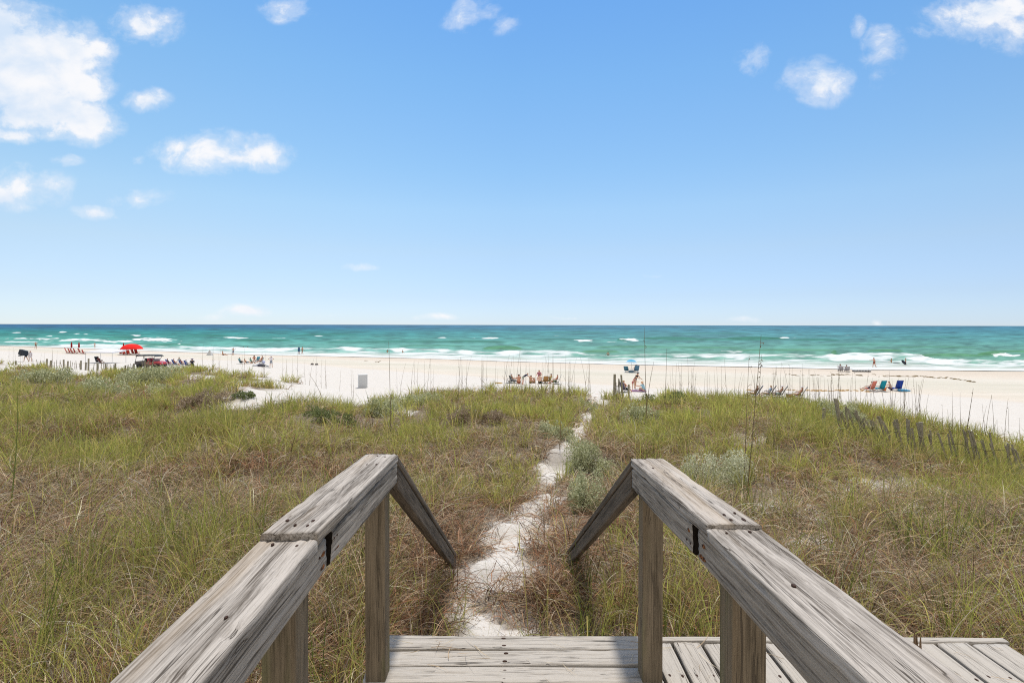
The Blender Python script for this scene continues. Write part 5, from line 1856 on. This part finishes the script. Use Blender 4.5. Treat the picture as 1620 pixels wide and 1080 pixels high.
# ---- loungers at the dune foot on the right
gr = 'reclined chairs at the dune foot'
for x, y, c, pl in [(1193, 627.5, (.06, .065, .085), ('tan', 'brown', [('shirt', (.20, .10, .06))], 'brown haired person in the leftmost reclined chair at the dune foot')), (1214, 627.5, (.05, .055, .08), ('light', 'blond', [('shirt', (.36, .46, .58))], 'blond person in the second reclined chair at the dune foot')),
                    (1232, 628, (.045, .055, .055), ('tan', None, [('hat', (.62, .60, .64)), ('shorts', (.3, .42, .44))], 'person in a white cap in the third reclined chair at the dune foot')), (1263, 629.5, (.04, .035, .05), ('red', None, [('hat', (.62, .62, .66)), ('trunks', (.2, .05, .04))], 'person in a white hat in the reclined chair farthest right at the dune foot'))]:
    pos = gbeach(x, y)
    chair(x, y, 55, c, {1193: 'dark grey reclined chair at the left end of the dune foot row', 1214: 'dark chair with pale seat, second in the dune foot row', 1232: 'dark green chair, third in the dune foot row', 1263: 'blackish reclined chair set apart at the right of the dune foot row'}[x], gr, 1.2, 1.1, pos=pos, recline=.35, cat='beach chair')
    person(x, y, 'chair_legs', 55, *pl, pos=pos, sc=1.05)
o = MB().box((0, 0, .14), (.5, .36, .28), bev=.04).build('cooler', cloth((.36, .14, .09)))
MB().box((0, 0, .30), (.54, .40, .05), bev=.02).build('lid', cloth((.52, .5, .48)), o)
o.location = gbeach(1249, 628)
tag(o, 'small reddish cooler left of the chair set apart at the dune foot', 'cooler')

# ---- right beach: pair, rafts, walkers, boarders
for x, y, l1, l2, tpy in [(1329.5, 587.6, 'grey chair of the left one of the seated pair near the wrack', 'dark haired person in grey seen from behind, left of the seated pair', 1.05), (1339.5, 588, 'grey chair of the right one of the seated pair near the wrack', 'dark haired person in white seen from behind, right of the seated pair', .95)]:
    pos = gbeach(x, y)
    chair(x, y, -20, (.38, .38, .42), l1, 'chairs of the seated pair', 1.05, .85, pos=pos)
    person(x, y, 'hug', -20, 'tan', 'dark', [('shirt', (.46, .46, .52)), ('shorts', GREYC)], l2, 1.1 * tpy, pos=pos + Vector((.1, .1, .12)))
pos = gbeach(1363.5, 588)
rf = empty('inflatable_raft', pos, R(-2))
tag(rf, 'long white and black inflatable raft lying right of the seated pair', 'raft')
mb = MB()
for k in range(6):
    mb.lathe([(.02, -.32), (.15, -.28), (.17, 0), (.15, .28), (.02, .32)], 8, Matrix.Translation((-1.05 + .42 * k, 0, .24)) @ Matrix.Rotation(R(90), 4, 'X') @ Matrix.Diagonal((1.25, 1, 1, 1)))
mb.build('tubes', cloth((.62, .64, .66)), rf, True)
MB().box((-.05, 0, .07), (2.4, .7, .1), bev=.04).build('underside', cloth((.05, .055, .07)), rf)
person(1383, 581.8, 'point', 30, 'red', 'brown', [('trunks', (.20, .06, .05))], 'sunburnt man in short trunks walking at the edge of the surf with one arm raised', 1.02)
person(1410.5, 573.5, 'wade', 40, 'tan', 'brown', [], 'person hip deep in foam leaning on a dark floating board', .95, -.80, True)
o = MB().slab([(.62 * math.cos(a) * (1 if abs(math.cos(a)) < .8 else .95), .27 * math.sin(a)) for a in [i * math.pi / 12 for i in range(24)]], 0, .07).build('body_board', cloth((.03, .035, .05)))
MB().slab([(.56 * math.cos(a), .22 * math.sin(a)) for a in [i * math.pi / 12 for i in range(24)]], .07, .078).build('deck_pad', cloth((.05, .055, .075)), o)
p = gp(1416.5, 574.8, True)
o.location = p + Vector((.2, 0, .05))
o.rotation_euler = (0, R(4), R(-4))
tag(o, 'dark body board floating flat in the foam beside the hip deep person', 'body board')
person(1433, 579.2, 'stand', 60, 'tan', 'dark', [('trunks', (.33, .22, .12))], 'child standing in shallow foam holding a dark board aslant', .86)
o2 = copy_tree(o)
p = gbeach(1428, 579.2)
o2.location = p + Vector((.06, -.2, .70))
o2.rotation_euler = (R(78), R(38), R(8))
tag(o2, 'dark body board held aslant by the child standing in the foam', 'body board')

# ---- three bright chairs on the right
gr = 'bright beach chairs on the right'
chair(1375.5, 618.5, 22, (.62, .20, .15), 'salmon pink beach chair with someone stretched out in it', gr, 1.16, 1.12, M_WFRAME)
person(1374.5, 618, 'chair_legs', 38, 'tan', 'dark', [('trunks', NAVY)], 'person lying back in the salmon pink chair', .98)
chair(1391, 618.5, 12, (.01, .25, .34), 'teal beach chair left of the orange bucket', gr, 1.18, 1.15, M_WFRAME)
person(1391, 618, 'chair_legs', 24, 'tan', 'dark', [('trunks', BLACK)], 'person mostly hidden in the teal chair', .9)
chair(1418, 618, 0, (.015, .05, .30), 'royal blue beach chair with empty back beside the seated reader', gr, 1.18, 1.15, M_WFRAME)
person(1410.5, 617.5, 'hug', 55, 'light', 'brown', [('shorts', (.09, .06, .13))], 'bare backed person in purple shorts sitting left of the royal blue chair', 1.1)
o = MB().lathe([(.14, 0), (.19, .34), (.20, .36), (.17, .36), (.12, .03)], 14).build('bucket', cloth((.72, .20, .04)), None, True)
MB().path([Vector((.19 * math.cos(a), 0, .34 + .16 * math.sin(a))) for a in [i * math.pi / 6 for i in range(7)]], .012, 4).build('handle', cloth((.6, .6, .6)), o)
o.location = gbeach(1398.7, 618.5)
o.scale = (.95, .95, 1.0)
tag(o, 'orange bucket on the sand right of the teal chair', 'bucket')
fl = MB()
fl.lathe([(.38, .0), (.5, .08), (.44, .22), (.30, .26), (.2, .2), (.25, .05)], 18)
fl.box((.55, 0, .08), (.4, .5, .12), bev=.05)
o = fl.build('pool_float', cloth((.10, .36, .60)), None, True)
MB().lathe([(.22, .20), (.30, .27), (.36, .27), (.40, .24)], 18, cap=False).build('top_panel', cloth((.5, .68, .78)), o, True)
o.location = gbeach(1428, 618.8)
o.scale = (.9, .9, .9)
tag(o, 'blue and white inflatable float lying right of the royal blue chair', 'float')

# ---- wrack
def wrack(name, lines, mat, label, w, seed):
    rs = np.random.RandomState(seed)
    mb = MB()
    for pts, dn in lines:
        for (x0, y0), (x1, y1) in zip(pts, pts[1:]):
            n = max(2, int(abs(x1 - x0) * dn * .4))
            for _ in range(n):
                t = rs.rand()
                x, y = x0 + (x1 - x0) * t, y0 + (y1 - y0) * t + rs.normal(0, .5)
                p = gbeach(x, y)
                a = rs.normal(0, .35)
                l = rs.uniform(.15, .8) * w
                mb.box((p.x, p.y + rs.normal(0, .12), p.z + .025), (l, rs.uniform(.10, .28) * w, .06), Matrix.Rotation(a, 3, 'Z'), .5, .02)
    o = mb.build(name, mat)
    tag(o, label, 'seaweed', kind='stuff')


SW = plain('seaweed_brown', (.19, .14, .075), .9, .1, var=.4, scale=6)
wrack('seaweed', [([(1224, 590.5), (1262, 594)], .5), ([(1270, 594), (1300, 593)], .8), ([(1300, 595.5), (1312, 595)], .5), ([(1314, 593.2), (1344, 592.5)], 1.6), ([(1350, 594), (1370, 593.5)], 1.2), ([(1382, 592), (1388, 595), (1420, 595)], .9), ([(1420, 595), (1460, 595.5)], 1.5), ([(1460, 596), (1500, 598)], 1.2), ([(1500, 598), (1542, 604)], 1.4), ([(592, 572.6), (602, 572)], 1.4), ([(576, 570), (580, 570.5)], .8)], SW, 'brown wrack line of seaweed strewn along the damp sand', 1.0, 4)
wrack('dry_seaweed', [([(1262, 618), (1346, 617.5)], 1.5), ([(1346, 618), (1372, 619)], .8), ([(1185, 617), (1262, 617.5)], .5)], plain('seaweed_ochre', (.46, .30, .13), .9, .1, var=.3, scale=6), 'ochre line of dry seaweed edging the white sand on the right', .8, 5)


# ------------------------------------------------------------------ sand fences
def leanbox(mb, base, h, w, t, lx, ly, top=1.0):
    vs = []
    for z, k in ((-.25, 1), (h, top)):
        for x, y in ((-w, -t), (w, -t), (w, t), (-w, t)):
            vs.append(Vector(base) + Vector((x * k / 2 + lx * z, y * k / 2 + ly * z, z)))
    mb.add(vs, [(3, 2, 1, 0), (4, 5, 6, 7), (0, 1, 5, 4), (1, 2, 6, 5), (2, 3, 7, 6), (3, 0, 4, 7)])


def fence(name, label, posts, slat_runs, group=None):
    """posts: (base px, base py or distance, height m, width m, lean); runs: (px0, px1, d0, d1, n, height, lean, gap prob)."""
    b0 = posts[0]
    X0 = (b0[0] - 810) / F * b0[1]
    r = empty(name, (X0, b0[1], float(gz(X0, b0[1]))))
    tag(r, label, 'fence', group)
    inv = Matrix.Translation(-r.location)

    def fin(mb, nm, mat):
        o = mb.build(nm, mat, r)
        o.matrix_basis = inv
    for px, d, h, w, lx in posts:
        X = (px - 810) / F * d
        mb = MB()
        mb.lathe([(w / 2, -.3), (w / 2, h * .5), (w / 2 * .96, h - .01), (w / 2 * .8, h)], 10, Matrix.Translation((X, d, float(gz(X, d)))) @ Matrix.Shear('XY', 4, (lx, 0.02)))
        fin(mb, 'post', M_FENCE)
    rs = np.random.RandomState(len(posts) * 7 + 3)
    for px0, px1, d0, d1, n, h, lean, gap, sw in slat_runs:
        mb = MB()
        tops = []
        for i in range(n):
            t = (i + .5) / n
            if rs.rand() < gap:
                continue
            px, d = px0 + (px1 - px0) * t, d0 + (d1 - d0) * t
            X = (px - 810) / F * d
            hh = h * rs.uniform(.78, 1.08)
            l = lean + rs.normal(0, .12)
            leanbox(mb, (X, d + rs.normal(0, .02), float(gz(X, d))), hh, sw * rs.uniform(.8, 1.15), .015, l, rs.normal(0, .08), .85)
            tops.append(Vector((X + l * hh * .72, d, float(gz(X, d)) + h * .66 + .03 * math.sin(i * 1.3))))
        fin(mb, 'slats', M_FENCE)
        wr = MB()
        low = [q - Vector((0, 0, h * .4)) for q in tops]
        for a, b in zip(tops, tops[1:]):
            wr.bar(a, b, .005, n=4)
        fin(wr, 'wire', M_NAIL)
        wr = MB()
        for a, b in zip(low, low[1:]):
            wr.bar(a, b, .004, n=4)
        fin(wr, 'wire', M_NAIL)
    return r


fence('sand_fence', 'leaning wooden sand fence with short slats sunk in the grass on the right', [(1334, 12.9, 1.04, .095, -.16), (1458, 12.6, .94, .095, .0), (1303, 14.2, .86, .08, .03)],
      [(1340, 1440, 12.9, 12.7, 20, .92, -.28, .05, .045), (1420, 1632, 12.6, 11.2, 32, .95, -.26, .05, .048)])
L0 = [25, 74, 79.5, 101, 107, 128, 135.5, 140, 154, 167, 182.5, 198, 212]
fence('sand_fence', 'broken grey sand fence of short posts along the far left dune crest', [(x, float(np.interp(x, _crp, _crd)) - .6, h * .85, .14, l) for x, h, l in zip(L0, [.5, .95, .8, .98, .85, 1.0, .85, 1.3, .85, .85, 1.0, .85, 1.0], [.0, .02, .1, -.03, .04, 0, .03, 0, .02, 0, .0, .03, -.02])],
      [(50, 101, 51, 50, 12, .72, .0, .2, .05), (107, 128, 50, 50, 8, .75, .0, .2, .05), (140, 183, 49.3, 49, 14, .75, 0, .2, .05), (198, 213, 48, 48, 5, .8, 0, .2, .05), (228, 242, 47.3, 47.2, 16, 1.0, 0, .0, .062)])
fence('sand_fence', 'two tall weathered posts with loose slats at the end of the sand path', [(972, 27.4, 1.32, .135, .02), (985.5, 27.2, 1.30, .10, -.06), (995, 27.0, .80, .10, .0)], [(974.5, 982, 27.5, 27.4, 8, 1.05, 0.0, .0, .03)])

# ---- anything not labelled yet but at top level would be a mistake; lamps and camera stay plain
